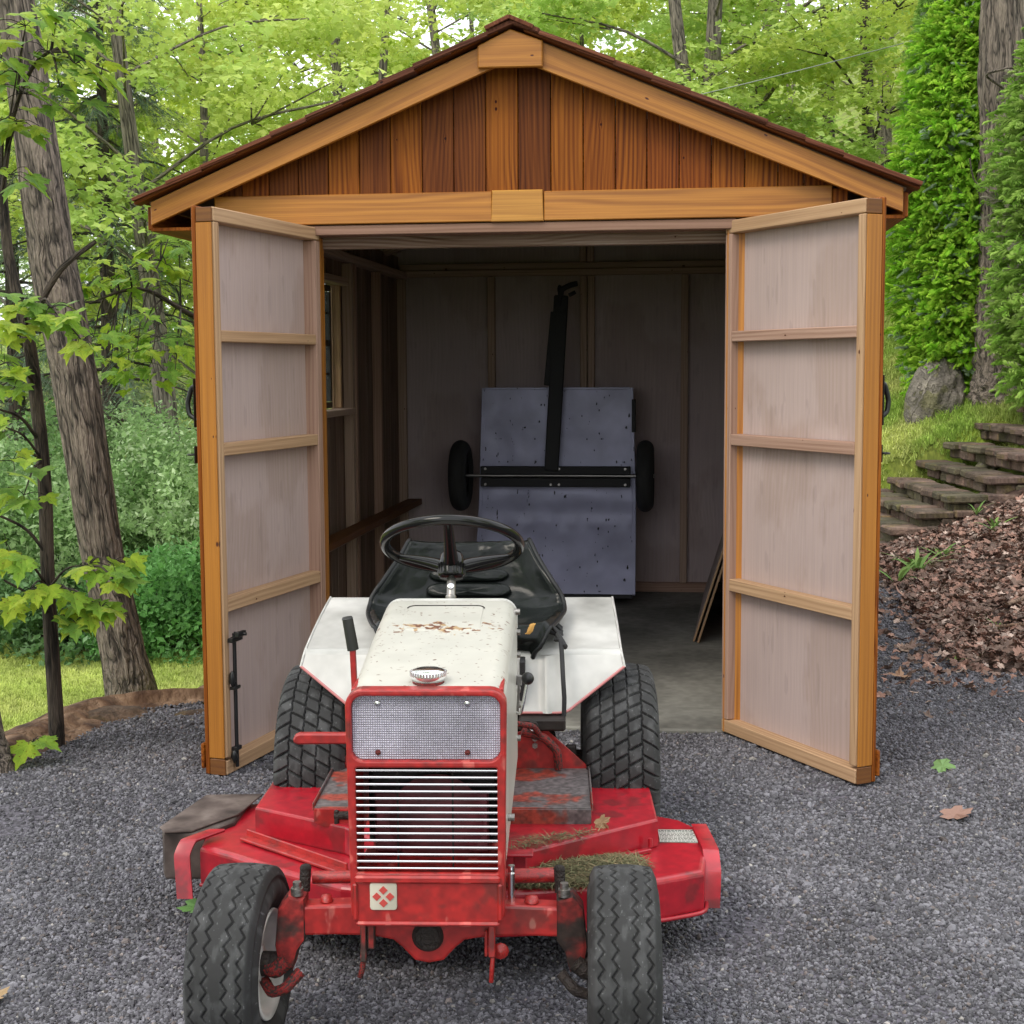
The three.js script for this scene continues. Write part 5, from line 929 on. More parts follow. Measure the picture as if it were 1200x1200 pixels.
// the big leaning trunk at the pad's edge, its crown above the picture
{
  const b = V(-1.86, 0, -0.72); b.y = groundH(b.x, b.z) - 0.1;
  const t = thing('old_maple_tree', 'big rough-barked trunk leaning outwards at the edge of the gravel', 'tree', b.toArray());
  const Q = (u, v, d, r) => { const p = at(u, v, d); return [p.x - b.x, p.y - b.y, p.z - b.z, r]; };
  const P = [Q(168, 905, 6.66, 0.168), Q(158, 845, 6.65, 0.126), Q(146, 770, 6.63, 0.102), Q(118, 640, 6.6, 0.094), Q(93, 472, 6.6, 0.097), Q(68, 340, 6.6, 0.101), Q(47, 200, 6.6, 0.096), Q(18, 0, 6.62, 0.084), Q(-20, -250, 6.7, 0.074), Q(-60, -700, 6.9, 0.042)];
  const main = stem(P, 120, 420, 0.08, 7);
  const limbs = [main]; const mats = [], cols = [], r = rng(71);
  for (let i = 0; i < 5; i++) { const h = 5.6 + r() * 2, a = i * 2.4, d = 1.5 + r() * 1.6, cx = -0.8 + d * Math.cos(a), cz = -0.3 + d * Math.sin(a); limbs.push(stem([[-0.75, h - 0.7, -0.28, 0.05], [cx * 0.5 - 0.4, h - 0.2, cz * 0.5, 0.03], [cx, h, cz, 0.01]], 6, 8, 0.04, i)); for (let k = 0; k < 110; k++) { const b2 = r() * 6.28, e = Math.sqrt(r()) * 1.1; mats.push(mat4(cx + e * Math.cos(b2), h + (r() - 0.5) * 0.5, cz + e * Math.sin(b2), (r() - 0.5) * 0.7, r() * 6.28, (r() - 0.5) * 0.7, 0.8 + r() * 0.4)); const m = 0.8 + 0.4 * r(); cols.push(lin(0.25 * m, 0.4 * m, 0.1 * m)); } }
  part('trunk', limbs, bark.brown, t); instanced('crown', SPRAY[0], crownMat, mats, cols, t);
}
// sapling beside it: stem, fork, twigs and single large leaves
const bigLeaf = [mapleLeaf(0.22, 0.22), mapleLeaf(0.35, 0.05), mapleLeaf(0.1, 0.35)];
// maple leaf face: pale veins, blotches and a few brown specks
const leafTex = (() => { const n = tileNoise(171), m = tileNoise(172); return tex(256, 256, (u, v) => { const x = (u - 0.5) * 1.3, y = v * 1.15 - 0.12; let ve = 0; for (const a of [0, 0.7, -0.7, 1.25, -1.25]) { const dx = Math.sin(a), dy = Math.cos(a), al = x * dx + y * dy, d = Math.abs(x * dy - y * dx); if (al > 0) { ve = Math.max(ve, 1 - sstep(0.004, 0.018, d)); const q = ((al * 9) % 1), sd = Math.abs(d - q * 0.12); ve = Math.max(ve, 0.4 * (1 - sstep(0.002, 0.014, sd))); } }
  const b = tfbm(n, u, v, 5, 5, 4), sp = sstep(0.52, 0.62, tfbm(m, u, v, 18, 18, 2)), k = 0.84 + 0.14 * b; return [lerp(k * lerp(0.92, 1, 0.5 + b), 1, ve * 0.5) - sp * 0.2, lerp(k, 1, ve * 0.4) - sp * 0.42, lerp(k * 0.9, 1, ve * 0.5) - sp * 0.3]; }, { repeat: [1 / 1.3, 1 / 1.15] }); })();
leafTex.offset.set(0.5, 0.12 / 1.15);
const bigLeafMat = [[0.46, 0.64, 0.07], [0.55, 0.68, 0.08], [0.36, 0.57, 0.08], [0.26, 0.45, 0.08]].map((c) => Object.assign(leafMat(c, 0.5), { map: leafTex }));
function leafTree(t, stems, clusters, seed, mats = bark.dark) {
  const r = rng(seed), O = t.position, geos = stems.map((s, i) => stem(s.map(([p, q]) => [p.x - O.x, p.y - O.y, p.z - O.z, q]), s[0][1] > 0.02 ? 14 : 6, s[0][1] > 0.02 ? 60 : 14, s[0][1] > 0.02 ? 0.08 : 0.03, seed + i));
  const leaves = [];
  for (const [px, py, d, n, sp, from] of clusters) {
    const c = at(px, py, d), f = at(...from); geos.push(stem([[f.x - O.x, f.y - O.y, f.z - O.z, 0.006], [lerp(f.x, c.x, 0.5) - O.x, lerp(f.y, c.y, 0.5) - O.y + 0.03, lerp(f.z, c.z, 0.5) - O.z, 0.0045], [c.x - O.x, c.y - O.y, c.z - O.z, 0.002]], 5, 10, 0));
    for (let k = 0; k < n + 2; k++) {
      const p = c.clone().add(V((r() - 0.5) * 2 * sp, (r() - 0.5) * sp * 0.9, (r() - 0.5) * 2 * sp)), yaw = Math.atan2(p.x - f.x, p.z - f.z) + (r() - 0.5) * 2.4;
      leaves.push([p, 0.25 + r() * 0.65, yaw, (r() - 0.5) * 0.7, 0.07 + r() * 0.05]);
      geos.push(stem([[c.x - O.x, c.y - O.y, c.z - O.z, 0.0016], [lerp(c.x, p.x, 0.5) - O.x, lerp(c.y, p.y, 0.5) + 0.012 - O.y, lerp(c.z, p.z, 0.5) - O.z, 0.0014], [p.x - O.x, p.y - O.y, p.z - O.z, 0.0012]], 4, 4, 0));
    }
  }
  part('trunk', geos, mats, t);
  for (const [p, rx, ry, rz, s] of leaves) { const m = part('leaf', bigLeaf[Math.floor(r() * 3)], bigLeafMat[Math.floor(r() * 4)], t); m.position.set(p.x - O.x, p.y - O.y, p.z - O.z); m.rotation.set(rx, ry, rz, 'YXZ'); m.scale.setScalar(s); }
}
{
  const base = V(-1.77, -0.12, 0.42), t = thing('maple_sapling', 'thin dark maple sapling with big bright leaves at the gravel edge', 'tree', base.toArray());
  const F = at(33, 395, 5.3), mid = at(52, 560, 5.42);
  const A = (u, v, d, r) => [at(u, v, d), r];
  const stems = [[[base, 0.036], A(66, 850, 5.58, 0.03), A(57, 700, 5.5, 0.027), A(52, 560, 5.42, 0.026), A(42, 460, 5.36, 0.025), A(33, 395, 5.3, 0.023), A(12, 310, 5.28, 0.02), A(2, 220, 5.26, 0.018), A(-12, 60, 5.2, 0.014), A(-20, -120, 5.1, 0.01)],
    [A(34, 400, 5.3, 0.017), A(46, 360, 5.27, 0.013), A(72, 315, 5.22, 0.011), A(112, 283, 5.18, 0.008)],
    [A(2, 230, 5.26, 0.01), A(20, 120, 5.1, 0.008), A(60, 60, 5.0, 0.006), A(130, 85, 4.95, 0.003)], [A(55, 650, 5.46, 0.008), A(30, 620, 5.4, 0.006), A(-10, 600, 5.3, 0.004)],
    [A(58, 720, 5.5, 0.007), A(40, 700, 5.4, 0.005), A(5, 680, 5.3, 0.004)], [A(48, 520, 5.4, 0.008), A(25, 490, 5.3, 0.006), A(0, 480, 5.2, 0.004)]];
  const top = [2, 225, 5.26], lo = [50, 540, 5.41], b = [57, 690, 5.5];
  leafTree(t, stems, [
    [20, 85, 5.0, 6, 0.11, top], [55, 60, 4.95, 5, 0.1, [20, 120, 5.1]], [88, 75, 4.95, 5, 0.1, [60, 60, 5.0]], [118, 88, 4.9, 4, 0.09, [60, 60, 5.0]], [30, 110, 5.0, 5, 0.1, [20, 120, 5.1]], [70, 105, 4.9, 5, 0.1, [60, 60, 5.0]], [5, 140, 5.1, 4, 0.1, top], [12, 205, 5.1, 3, 0.07, top], [30, 30, 5.0, 5, 0.1, [20, 120, 5.1]], [70, 20, 4.9, 4, 0.1, [60, 60, 5.0]],
    [20, 142, 5.05, 3, 0.07, top], [25, 350, 5.1, 4, 0.09, [33, 395, 5.3]], [60, 360, 5.1, 4, 0.09, [46, 360, 5.27]], [95, 398, 5.0, 4, 0.09, [46, 360, 5.27]], [75, 378, 5.0, 4, 0.08, [46, 360, 5.27]], [10, 390, 5.1, 4, 0.09, [33, 395, 5.3]], [22, 445, 5.15, 4, 0.08, [40, 450, 5.35]], [5, 425, 5.1, 3, 0.08, [40, 450, 5.35]],
    [15, 540, 5.1, 4, 0.08, lo], [28, 580, 5.15, 3, 0.07, lo], [5, 500, 5.1, 3, 0.08, lo], [15, 650, 5.2, 4, 0.09, b], [35, 690, 5.2, 4, 0.09, b], [10, 715, 5.2, 3, 0.08, b],
    [100, 662, 5.2, 3, 0.07, b], [130, 660, 5.15, 4, 0.06, [100, 665, 5.25]], [137, 683, 5.15, 2, 0.04, [100, 665, 5.25]], [88, 700, 5.25, 3, 0.06, b], [78, 727, 5.25, 3, 0.05, b], [102, 722, 5.25, 3, 0.05, b], [118, 712, 5.2, 2, 0.04, b], [38, 870, 5.3, 2, 0.03, [60, 880, 5.56]],
  ], 401);
}
{ // a second stem at the very edge of the picture
  const p = at(-14, 900, 5.25), base = V(p.x, groundH(p.x, p.z) - 0.1, p.z), t = thing('leaning_maple', 'foot of a scaly brown trunk at the bottom of the left picture edge', 'tree', base.toArray());
  part('trunk', [stem([[0.05, 0, 0, 0.085], [0.02, 0.12, 0, 0.07], [-0.02, 0.35, 0, 0.06], [-0.14, 1.2, 0, 0.055], [-0.5, 3.2, 0, 0.04]], 24, 80, 0.12, 5)], bark.brown, t);
}
{ // young maple behind the left door
  const p = at(252, 600, 8.6), base = V(p.x, groundH(p.x, p.z) - 0.1, p.z), t = thing('young_maple', 'young maple with one arching dark branch beside the left shed door', 'tree', base.toArray());
  const A = (u, v, d, r) => [at(u, v, d), r];
  const stems = [[[base, 0.05], A(248, 560, 8.6, 0.042), A(242, 420, 8.55, 0.035), A(246, 330, 8.5, 0.02), A(262, 255, 8.5, 0.006)],
    [A(242, 380, 8.55, 0.018), A(212, 362, 8.3, 0.015), A(172, 340, 8.1, 0.012), A(140, 342, 8.0, 0.01), A(105, 356, 7.9, 0.005)], [A(180, 342, 8.1, 0.008), A(184, 368, 8.1, 0.005), A(196, 385, 8.1, 0.003)], [A(170, 340, 8.1, 0.007), A(188, 305, 8.1, 0.004), A(197, 280, 8.1, 0.003)]];
  const q = [[150, 318], [172, 318], [195, 310], [205, 335], [135, 330], [118, 318], [112, 348], [125, 372], [150, 372], [168, 385], [185, 395], [200, 375], [212, 395], [140, 400], [110, 395], [205, 415], [160, 412], [178, 425], [190, 285], [210, 290], [130, 425], [205, 440], [120, 450], [150, 440]];
  leafTree(t, stems, q.map(([u, v], i) => { const k = [[212, 362, 8.3], [190, 350, 8.2], [172, 341, 8.1], [155, 340, 8.05], [140, 342, 8.0], [122, 348, 7.95], [107, 355, 7.9], [188, 305, 8.1]].reduce((a, b) => (Math.abs(b[0] - 12 - u) + 0.3 * Math.abs(b[1] - v) < Math.abs(a[0] - 12 - u) + 0.3 * Math.abs(a[1] - v) ? b : a)); return [u, v, 7.9 + (i % 4) * 0.12, 4, 0.14, k]; }), 402);
}

// shrubs at the far side of the lawn
const shrubSpray = [spray(11, 14, 0.05, 0.15, 0.7, [[0, 0], [0.28, 0.4], [0, 1], [-0.28, 0.4]]), spray(12, 12, 0.06, 0.15, 0.7, [[0, 0], [0.3, 0.45], [0, 1], [-0.3, 0.45]])];
function makeShrub(px, depth, w, h, c, n, seed, label) {
  const r = rng(seed), p = at(px, 600, depth), y = groundH(p.x, p.z) - 0.05, t = thing('shrub', label, 'shrub', [p.x, y, p.z], 0, 'shrubs along the far edge of the lawn'), st = [], mats = [], cols = [];
  const lobes = []; for (let i = 0; i < 16; i++) { const a = i * 2.4, d = w * (0.2 + 0.75 * Math.sqrt(r())), hh = h * (0.2 + 0.75 * r()) * (1 - 0.25 * (d / w)); lobes.push([d * Math.cos(a), hh, d * Math.sin(a), 0.25 + 0.3 * r() * w]); st.push(stem([[d * 0.1 * Math.cos(a), 0, d * 0.1 * Math.sin(a), 0.016], [d * 0.6 * Math.cos(a), hh * 0.6, d * 0.6 * Math.sin(a), 0.01], [d * Math.cos(a), hh, d * Math.sin(a), 0.004]], 5, 6, 0)); }
  for (let i = 0; i < n; i++) { const L2 = lobes[Math.floor(r() * 16)], a = r() * 6.28, u = r() * 2 - 1, q = L2[3] * Math.cbrt(0.3 + 0.7 * r()), s = Math.sqrt(1 - u * u); const yy = L2[1] + q * u * 0.8; if (yy < 0.02) continue; mats.push(mat4(L2[0] + q * s * Math.cos(a), yy, L2[2] + q * s * Math.sin(a), (r() - 0.5) * 1.6, r() * 6.28, (r() - 0.5) * 1.6, 0.75 + r() * 0.6)); const m = 0.85 + 0.5 * r(); cols.push(r() > 0.8 ? lin(c[0] * 1.7 * m, c[1] * 1.45 * m, c[2] * 2 * m) : lin(c[0] * m, c[1] * m, c[2] * m)); }
  part('trunk', st, bark.dark, t); instanced('foliage', shrubSpray[seed % 2], crownMat, mats, cols, t);
}
makeShrub(20, 13.2, 1.1, 2.0, [0.23, 0.37, 0.14], 1426, 501, 'grey-green shrub behind the foot of the sapling');
makeShrub(95, 14, 1.1, 2.3, [0.28, 0.42, 0.18], 1488, 502, 'pale shrub between the sapling and the big trunk');
makeShrub(165, 13.4, 0.95, 1.85, [0.33, 0.47, 0.21], 1488, 503, 'pale whitish-green shrub beside the big trunk');
makeShrub(228, 14.2, 1.0, 1.7, [0.32, 0.46, 0.19], 1488, 504, 'pale green shrub next to the left door edge');
makeShrub(185, 12.5, 0.6, 0.95, [0.14, 0.32, 0.09], 930, 505, 'low dark green shrub at the lawn edge by the big trunk');
makeShrub(228, 12.8, 0.6, 1.0, [0.16, 0.35, 0.09], 806, 506, 'low green shrub at the lawn edge by the door');
makeShrub(60, 12.6, 0.6, 0.8, [0.14, 0.26, 0.10], 744, 507, 'low dark shrub between sapling and big trunk');
makeShrub(120, 16.5, 1.3, 2.3, [0.19, 0.35, 0.10], 1612, 508, 'taller dim shrub at the back behind the pale ones');
makeShrub(-40, 14.5, 1.2, 2.5, [0.19, 0.32, 0.12], 1240, 509, 'shrub cut by the left picture edge');

// spruces: drooping boughs of fine grey-green needles
const needle = (() => { const r = rng(41), pos = []; for (let i = 0; i < 44; i++) { const z = r() * 0.5, s = r() > 0.5 ? 1 : -1, a = 0.7 + r() * 0.4, l = 0.05 * (0.6 + r() * 0.5), y = (r() - 0.5) * 0.02; pos.push(0, y, z, s * l * Math.sin(a), y + (r() - 0.5) * 0.03, z + l * Math.cos(a), 0.006 * s, y + 0.004, z + 0.009); } pos.push(-0.004, 0, 0, 0.004, 0, 0, 0, 0, 0.5); const g = new THREE.BufferGeometry(); g.setAttribute('position', new THREE.Float32BufferAttribute(pos, 3)); g.computeVertexNormals(); return g; })();
function makeSpruce(px, depth, h, w, seed, label, h0 = 1.2) {
  const r = rng(seed), p = at(px, 600, depth), y = groundH(p.x, p.z) - 0.1, t = thing('spruce_tree', label, 'tree', [p.x, y, p.z], 0, 'grey-green spruces beyond the lawn'), st = [stem([[0, 0, 0, 0.13], [0, h * 0.5, 0, 0.08], [0, h, 0, 0.015]], 10, 12, 0.05, seed)], mats = [], cols = [];
  for (let k = 0; k < 60; k++) { const f = k / 60, hh = lerp(h0, h, f), a = k * 2.4 + r(), l = w * (1 - f * 0.85) * (0.7 + 0.5 * r()), q = (s) => [s * l * Math.cos(a), hh - 0.22 * l * s * s + 0.05 * Math.sin(s * 6), s * l * Math.sin(a)]; st.push(stem([[...q(0), 0.02], [...q(0.5), 0.012], [...q(1), 0.004]], 4, 6, 0));
    for (let i = 0; i < 46; i++) { const s = 0.15 + 0.85 * r(), c = q(s), side = (r() - 0.5) * 2.2; mats.push(mat4(c[0], c[1] - r() * 0.06, c[2], 0.45 + r() * 0.5, Math.PI / 2 - a + side, 0, 0.7 + 0.5 * r())); const m = 0.7 + 0.6 * r(); cols.push(r() > 0.85 ? lin(0.2 * m, 0.17 * m, 0.14 * m) : lin(0.13 * m, 0.2 * m, 0.13 * m)); } }
  part('trunk', st, bark.dark, t); instanced('crown', needle, std([1, 1, 1], 0.9, { side: THREE.DoubleSide }), mats, cols, t);
}
makeSpruce(25, 18, 8, 1.6, 601, 'grey-green spruce behind the top of the big trunk', 0.8);
makeSpruce(135, 16, 7.5, 1.7, 602, 'dim spruce in the gap between the big trunk and the shed eave', 2.0);

// cedars on the bank: upright flat fans
const cedarFan = [21, 22].map((sd) => { const r = rng(sd), pos = []; const tri = (a, b, c) => pos.push(...a, ...b, ...c);
  for (let i = 0; i < 20; i++) { const z = 0.05 + 0.24 * Math.pow(r(), 0.8), s = r() > 0.5 ? 1 : -1, a = 0.35 + r() * 0.6, l = 0.1 * (1.15 - z / 0.3) + 0.02, y = (r() - 0.5) * 0.03, x0 = 0, X = s * l * Math.sin(a), Z = z + l * Math.cos(a); const wx = 0.007 * Math.cos(a), wz = 0.007 * Math.sin(a) * s; tri([x0, y, z], [X * 0.6 - wx, y + 0.01, z + l * 0.6 * Math.cos(a) + wz], [X, y - 0.006, Z]); tri([x0, y, z], [X, y - 0.006, Z], [X * 0.6 + wx, y + 0.01, z + l * 0.6 * Math.cos(a) - wz]); tri([X * 0.5, y, z + l * 0.5 * Math.cos(a)], [X * 0.75 + s * 0.02, y + 0.01, z + l * 0.6 * Math.cos(a)], [X * 0.6 + s * 0.045, y, z + l * 0.8 * Math.cos(a)]); }
  const g = new THREE.BufferGeometry(); g.setAttribute('position', new THREE.Float32BufferAttribute(pos, 3)); g.computeVertexNormals(); return g; });
function makeCedar(px, depth, h, w, n, seed, cs, label, low = 0.25) {
  const r = rng(seed), p = at(px, 480, depth), y = groundH(p.x, p.z) - 0.1, t = thing('cedar_tree', label, 'tree', [p.x, y, p.z], 0, 'cedars on the bank beside the shed'), st = [stem([[0, 0, 0, 0.1], [0.02, h * 0.5, 0, 0.06], [0, h, 0, 0.012]], 10, 20, 0.1, seed)], mats = [], cols = [];
  const pr = (f) => w * (0.62 + 0.5 * Math.sin(Math.PI * Math.pow(f, 0.7))) * (f > 0.75 ? 1 - 0.75 * sstep(0.75, 1.02, f) : 1);
  const boughs = []; for (let k = 0; k < 150; k++) { const f = (k + r()) / 150, a = k * 2.4 + r(); boughs.push([lerp(low, h, f), a, pr(f) * (0.8 + 0.35 * r()), f]); if (k % 2) st.push(stem([[0, lerp(low, h, f) - 0.3, 0, 0.012], [0.6 * pr(f) * Math.cos(a), lerp(low, h, f) - 0.1, 0.6 * pr(f) * Math.sin(a), 0.005]], 4, 4, 0)); }
  for (let i = 0; i < n; i++) { const [hh, a, l] = boughs[Math.floor(r() * 150)], e = Math.pow(r(), 0.45), b = a + (r() - 0.5) * 0.85 / Math.max(0.3, e), d = l * e * (0.72 + 0.3 * r()); const yy = hh + (r() - 0.5) * 0.5 * (w / 0.6) - 0.1 * e; if (yy < low * 0.6) continue;
    mats.push(mat4(d * Math.cos(b), yy, d * Math.sin(b), (r() - 0.35) * 1.1, Math.PI / 2 - b + (r() - 0.5) * 1.2, (r() - 0.5) * 2.4, 0.5 + r() * 0.5)); const m = 0.75 + 0.5 * r(), q = r(); const c = q > 0.93 ? cs[2] : q > 0.5 ? cs[1] : cs[0]; cols.push(lin(c[0] * m, c[1] * m, c[2] * m)); }
  part('trunk', st, bark.brown, t); instanced('crown', cedarFan[seed % 2], leafMat([1, 1, 1], 0.42), mats, cols, t);
}
const cg = [[0.3, 0.56, 0.045], [0.42, 0.64, 0.07], [0.32, 0.42, 0.28]];
makeCedar(1128, 14.6, 4.1, 0.6, 17100, 701, cg, 'vivid green cedar standing above the boulder', 0.1);
makeCedar(1100, 18, 3.9, 0.36, 9500, 702, [[0.27, 0.46, 0.1], [0.33, 0.52, 0.13], [0.42, 0.52, 0.36]], 'paler narrow cedar close behind the end of the roof', 0.4);
makeCedar(1240, 12.6, 3.8, 0.5, 4200, 703, [[0.28, 0.46, 0.08], [0.36, 0.52, 0.12], [0.36, 0.34, 0.26]], 'ragged cedar in front of the big trunk at the right picture edge', 0.55);
makeCedar(1176, 16.2, 5.0, 0.55, 11400, 704, cg, 'tall cedar between the vivid one and the rough trunk', 0.1);
{
  const p = at(1174, 470, 13.9), y = groundH(p.x, p.z) - 0.15, t = thing('old_tree', 'thick rough-barked trunk among the cedars at the right picture edge', 'tree', [p.x, y, p.z]);
  part('trunk', [stem([[0.04, 0, 0, 0.36], [0, 0.4, 0, 0.27], [-0.02, 1.5, 0, 0.235], [-0.06, 3, 0, 0.225], [-0.1, 5, 0, 0.2], [-0.1, 8, 0, 0.1]], 90, 260, 0.13, 21), tube([[-0.1, 2.95, 0.2], [-0.3, 3.05, 0.4], [0.1, 3.1, 0.6], [0.4, 3.2, 0.7]], 0.014, 6), tube([[-0.1, 1.9, 0.2], [-0.36, 2.1, 0.3], [-0.42, 2.3, 0.35]], 0.008, 5)], bark.brown, t);
  const mats = [], cols = [], r = rng(9); for (let i = 0; i < 700; i++) { const a = r() * 6.28, d = Math.sqrt(r()) * 2.4; mats.push(mat4(d * Math.cos(a), 6.2 + r() * 2, d * Math.sin(a), (r() - 0.5) * 0.7, r() * 6.28, 0, 1)); cols.push(lin(0.25, 0.4, 0.1)); } instanced('crown', SPRAY[1], crownMat, mats, cols, t);
}
// boulder
function rock(rx, ry, rz, seed, rough = 0.22, det = 20) { const g = mergeVertices(new THREE.IcosahedronGeometry(1, det).deleteAttribute('normal').deleteAttribute('uv')), p = g.attributes.position, v = V(0, 0, 0); for (let i = 0; i < p.count; i++) { v.fromBufferAttribute(p, i); const k = 1 + rough * fbm(v.x * 1.2 + seed, v.y * 1.2, v.z * 1.2, 3) + 0.09 * fbm(v.x * 4 + seed, v.y * 3, v.z * 4, 4); v.multiplyScalar(k); p.setXYZ(i, v.x * rx, v.y * ry, v.z * rz); } g.computeVertexNormals(); return flatUV(g); }
const stoneTex = (() => { const n = tileNoise(161), m = tileNoise(162); return tex(512, 512, (u, v) => { const k = 0.62 + 0.26 * tfbm(n, u, v, 6, 6, 6) + 0.12 * tfbm(m, u, v, 50, 50, 2), g = sstep(0.15, 0.4, tfbm(m, u, v, 5, 5, 4)); return [k, k * lerp(0.97, 0.99, g), k * lerp(0.93, 0.8, g)]; }, { repeat: [1.6, 1.6] }); })();
{ const p = at(1096, 470, 14.2), y = groundH(p.x, p.z); const b = part('boulder', [rock(0.28, 0.44, 0.3, 4, 0.35, 30).rotateZ(-0.25)], std([0.5, 0.47, 0.44], 0.95, { map: stoneTex, bumpMap: stoneTex, bumpScale: 0.03 })); b.position.set(p.x, Math.min(y + 0.3, p.y), p.z); tag(b, 'pale grey boulder on the grass slope under the cedar', 'boulder');
  const q = at(1165, 485, 12.4), c = part('boulder', [rock(0.2, 0.07, 0.1, 8, 0.3, 14).rotateZ(0.5)], std([0.45, 0.42, 0.38], 0.95, { map: stoneTex })); c.position.set(q.x, groundH(q.x, q.z) + 0.06, q.z); tag(c, 'low grey slab of rock sloping in the grass above the steps', 'rock'); }
{ const M = std([0.3, 0.2, 0.14], 0.95, { map: stoneTex, bumpMap: stoneTex, bumpScale: 0.02 });
  const spots = [[110, 845, 6.05, 0.2, 'flat brown rock where the gravel drops off below the big trunk'], [165, 836, 6.25, 0.16, 'brown earthy rock against the foot of the big trunk'], [225, 838, 6.15, 0.1, 'dark broken rock by the outer corner of the left door']];
  spots.forEach(([u, v, d, s, l], i) => { const p = at(u, v, d), m = part('edge_rock', [rock(s * 1.2, s * 0.3, s * 0.7, 30 + i, 0.3, 12)], M); m.position.set(p.x, Math.min(p.y, 0.03) - 0.01, p.z); m.rotation.y = 0.6; tag(m, l, 'rock'); }); }
// stone steps climbing the bank
{
  const O = V(2.404, 0, -5.886), t = thing('stone_steps', 'mossy stone block steps climbing the bank beyond the shed', 'steps', O.toArray());
  const stoneMats = [[0.21, 0.16, 0.15], [0.17, 0.14, 0.12], [0.25, 0.19, 0.17], [0.15, 0.145, 0.105]].map((c) => std(c.map((q, i) => q * [1.75, 1.6, 1.5][i]), 0.95, { map: stoneTex, bumpMap: stoneTex, bumpScale: 0.015 }));
  const lv = [[2.05, 0.04, -5.84], [2.2, 0.175, -5.86], [2.404, 0.299, -5.886], [2.661, 0.42, -5.929], [2.983, 0.56, -5.982], [3.21, 0.735, -6.026], [3.5, 0.9, -6.08], [3.85, 1.06, -6.12]], r = rng(83);
  lv.forEach(([x, y, z], k) => {
    const len = k < 1 ? 1.2 : 2.0, pc = (name, dx, dz, sx, sy, sz, yy) => { const m = part(name, cbox(sx, sy, sz, 0.012, r), stoneMats[Math.floor(r() * 4)], t); m.position.set(x + dx - 0.11 * (-dz) - O.x, yy + (r() - 0.5) * 0.014, z + dz - O.z); m.rotation.set((r() - 0.5) * 0.06, 0.115 + (r() - 0.5) * 0.12, (r() - 0.5) * 0.06); };
    for (let q = 0; q < len - 0.1; ) { const w = 0.18 + r() * 0.18; pc('cap_stone', 0.15 + (r() - 0.5) * 0.06, -q - w / 2, 0.27 + r() * 0.06, 0.06, w - 0.008, y - 0.03); q += w; }
    for (let q = 0.04; q < len - 0.1; ) { const w = 0.2 + r() * 0.16; pc('block', 0.16 + (r() - 0.5) * 0.02, -q - w / 2, 0.22, 0.085, w - 0.012, y - 0.102); q += w; }
    for (let q = 0.41; q < 0.9; ) { const w = 0.22 + r() * 0.15; pc('cap_stone', q + w / 2 - 0.1, -0.14, w - 0.008, 0.06, 0.27, y - 0.031); pc('block', q + w / 2 - 0.2, -0.13, w - 0.012, 0.085, 0.2, y - 0.104); pc('block', q + w / 2 - 0.14, -0.15, w - 0.012, 0.085, 0.2, y - 0.192); q += w; }
  });
}
// grass: tufts
const tuft = (seed, n, hgt, w) => { const r = rng(seed), pos = []; for (let i = 0; i < n; i++) { const a = r() * 6.28, d = r() * 0.35, x = d * Math.cos(a), z = d * Math.sin(a), b = r() * 6.28, l = 0.25 + r() * 0.5, h = hgt * (0.6 + r() * 0.6), cx = w * Math.cos(b + 1.57), cz = w * Math.sin(b + 1.57), mx = x + l * 0.4 * Math.cos(b), mz = z + l * 0.4 * Math.sin(b), ex = x + l * Math.cos(b), ez = z + l * Math.sin(b); pos.push(x - cx, 0, z - cz, x + cx, 0, z + cz, mx + cx * 0.7, h * 0.65, mz + cz * 0.7, x - cx, 0, z - cz, mx + cx * 0.7, h * 0.65, mz + cz * 0.7, mx - cx * 0.7, h * 0.65, mz - cz * 0.7, mx - cx * 0.7, h * 0.65, mz - cz * 0.7, mx + cx * 0.7, h * 0.65, mz + cz * 0.7, ex, h, ez); } const g = new THREE.BufferGeometry(); g.setAttribute('position', new THREE.Float32BufferAttribute(pos, 3)); g.computeVertexNormals(); return g; };
const grassMat = leafMat([1, 1, 1], 0.3);
function grassField(seed, n, pick, size, c, label) {
  const r = rng(seed), mats = [], cols = []; let tries = 0;
  while (mats.length < n && tries++ < n * 8) { const [x, z] = pick(r); if (onPad(x, z) || inShed(x, z) || (x > 1.85 && z > -5.7 && z < -1.2)) continue; if (x > 2.0 && x < 3.4 && z > -7.8 && z < -5.7 && (x - 1.9) < (-5.6 - z) * 0.0 + 1.6) continue; const s = size * (0.6 + 0.8 * r()); mats.push(mat4(x, groundH(x, z) - 0.005, z, (r() - 0.5) * 0.3, r() * 6.28, (r() - 0.5) * 0.3, s)); const k = 0.75 + 0.5 * r() + 0.35 * pn(x * 0.9, z * 0.9), y = clamp(0.5 + pn(x * 1.6, z * 1.6, 5) * 1.4 + (r() - 0.5) * 0.5); cols.push(lin(lerp(c[0][0], c[1][0], y) * k, lerp(c[0][1], c[1][1], y) * k, lerp(c[0][2], c[1][2], y) * k)); }
  tag(instanced('grass', tuft(seed, 9, 0.8, 0.05), grassMat, mats, cols), label, null, null, 'stuff');
}
grassField(811, 52000, (r) => [1.3 + 6.2 * r(), -5.5 - 15 * Math.pow(r(), 1.3)], 0.09, [[0.38, 0.54, 0.11], [0.54, 0.58, 0.2]], 'green and yellowed grass on the slope above the stone steps');
grassField(812, 70000, (r) => [-2.6 - 5.6 * r(), 0.5 - 9.5 * r()], 0.05, [[0.5, 0.6, 0.16], [0.62, 0.68, 0.22]], 'bright mown lawn below the gravel pad');
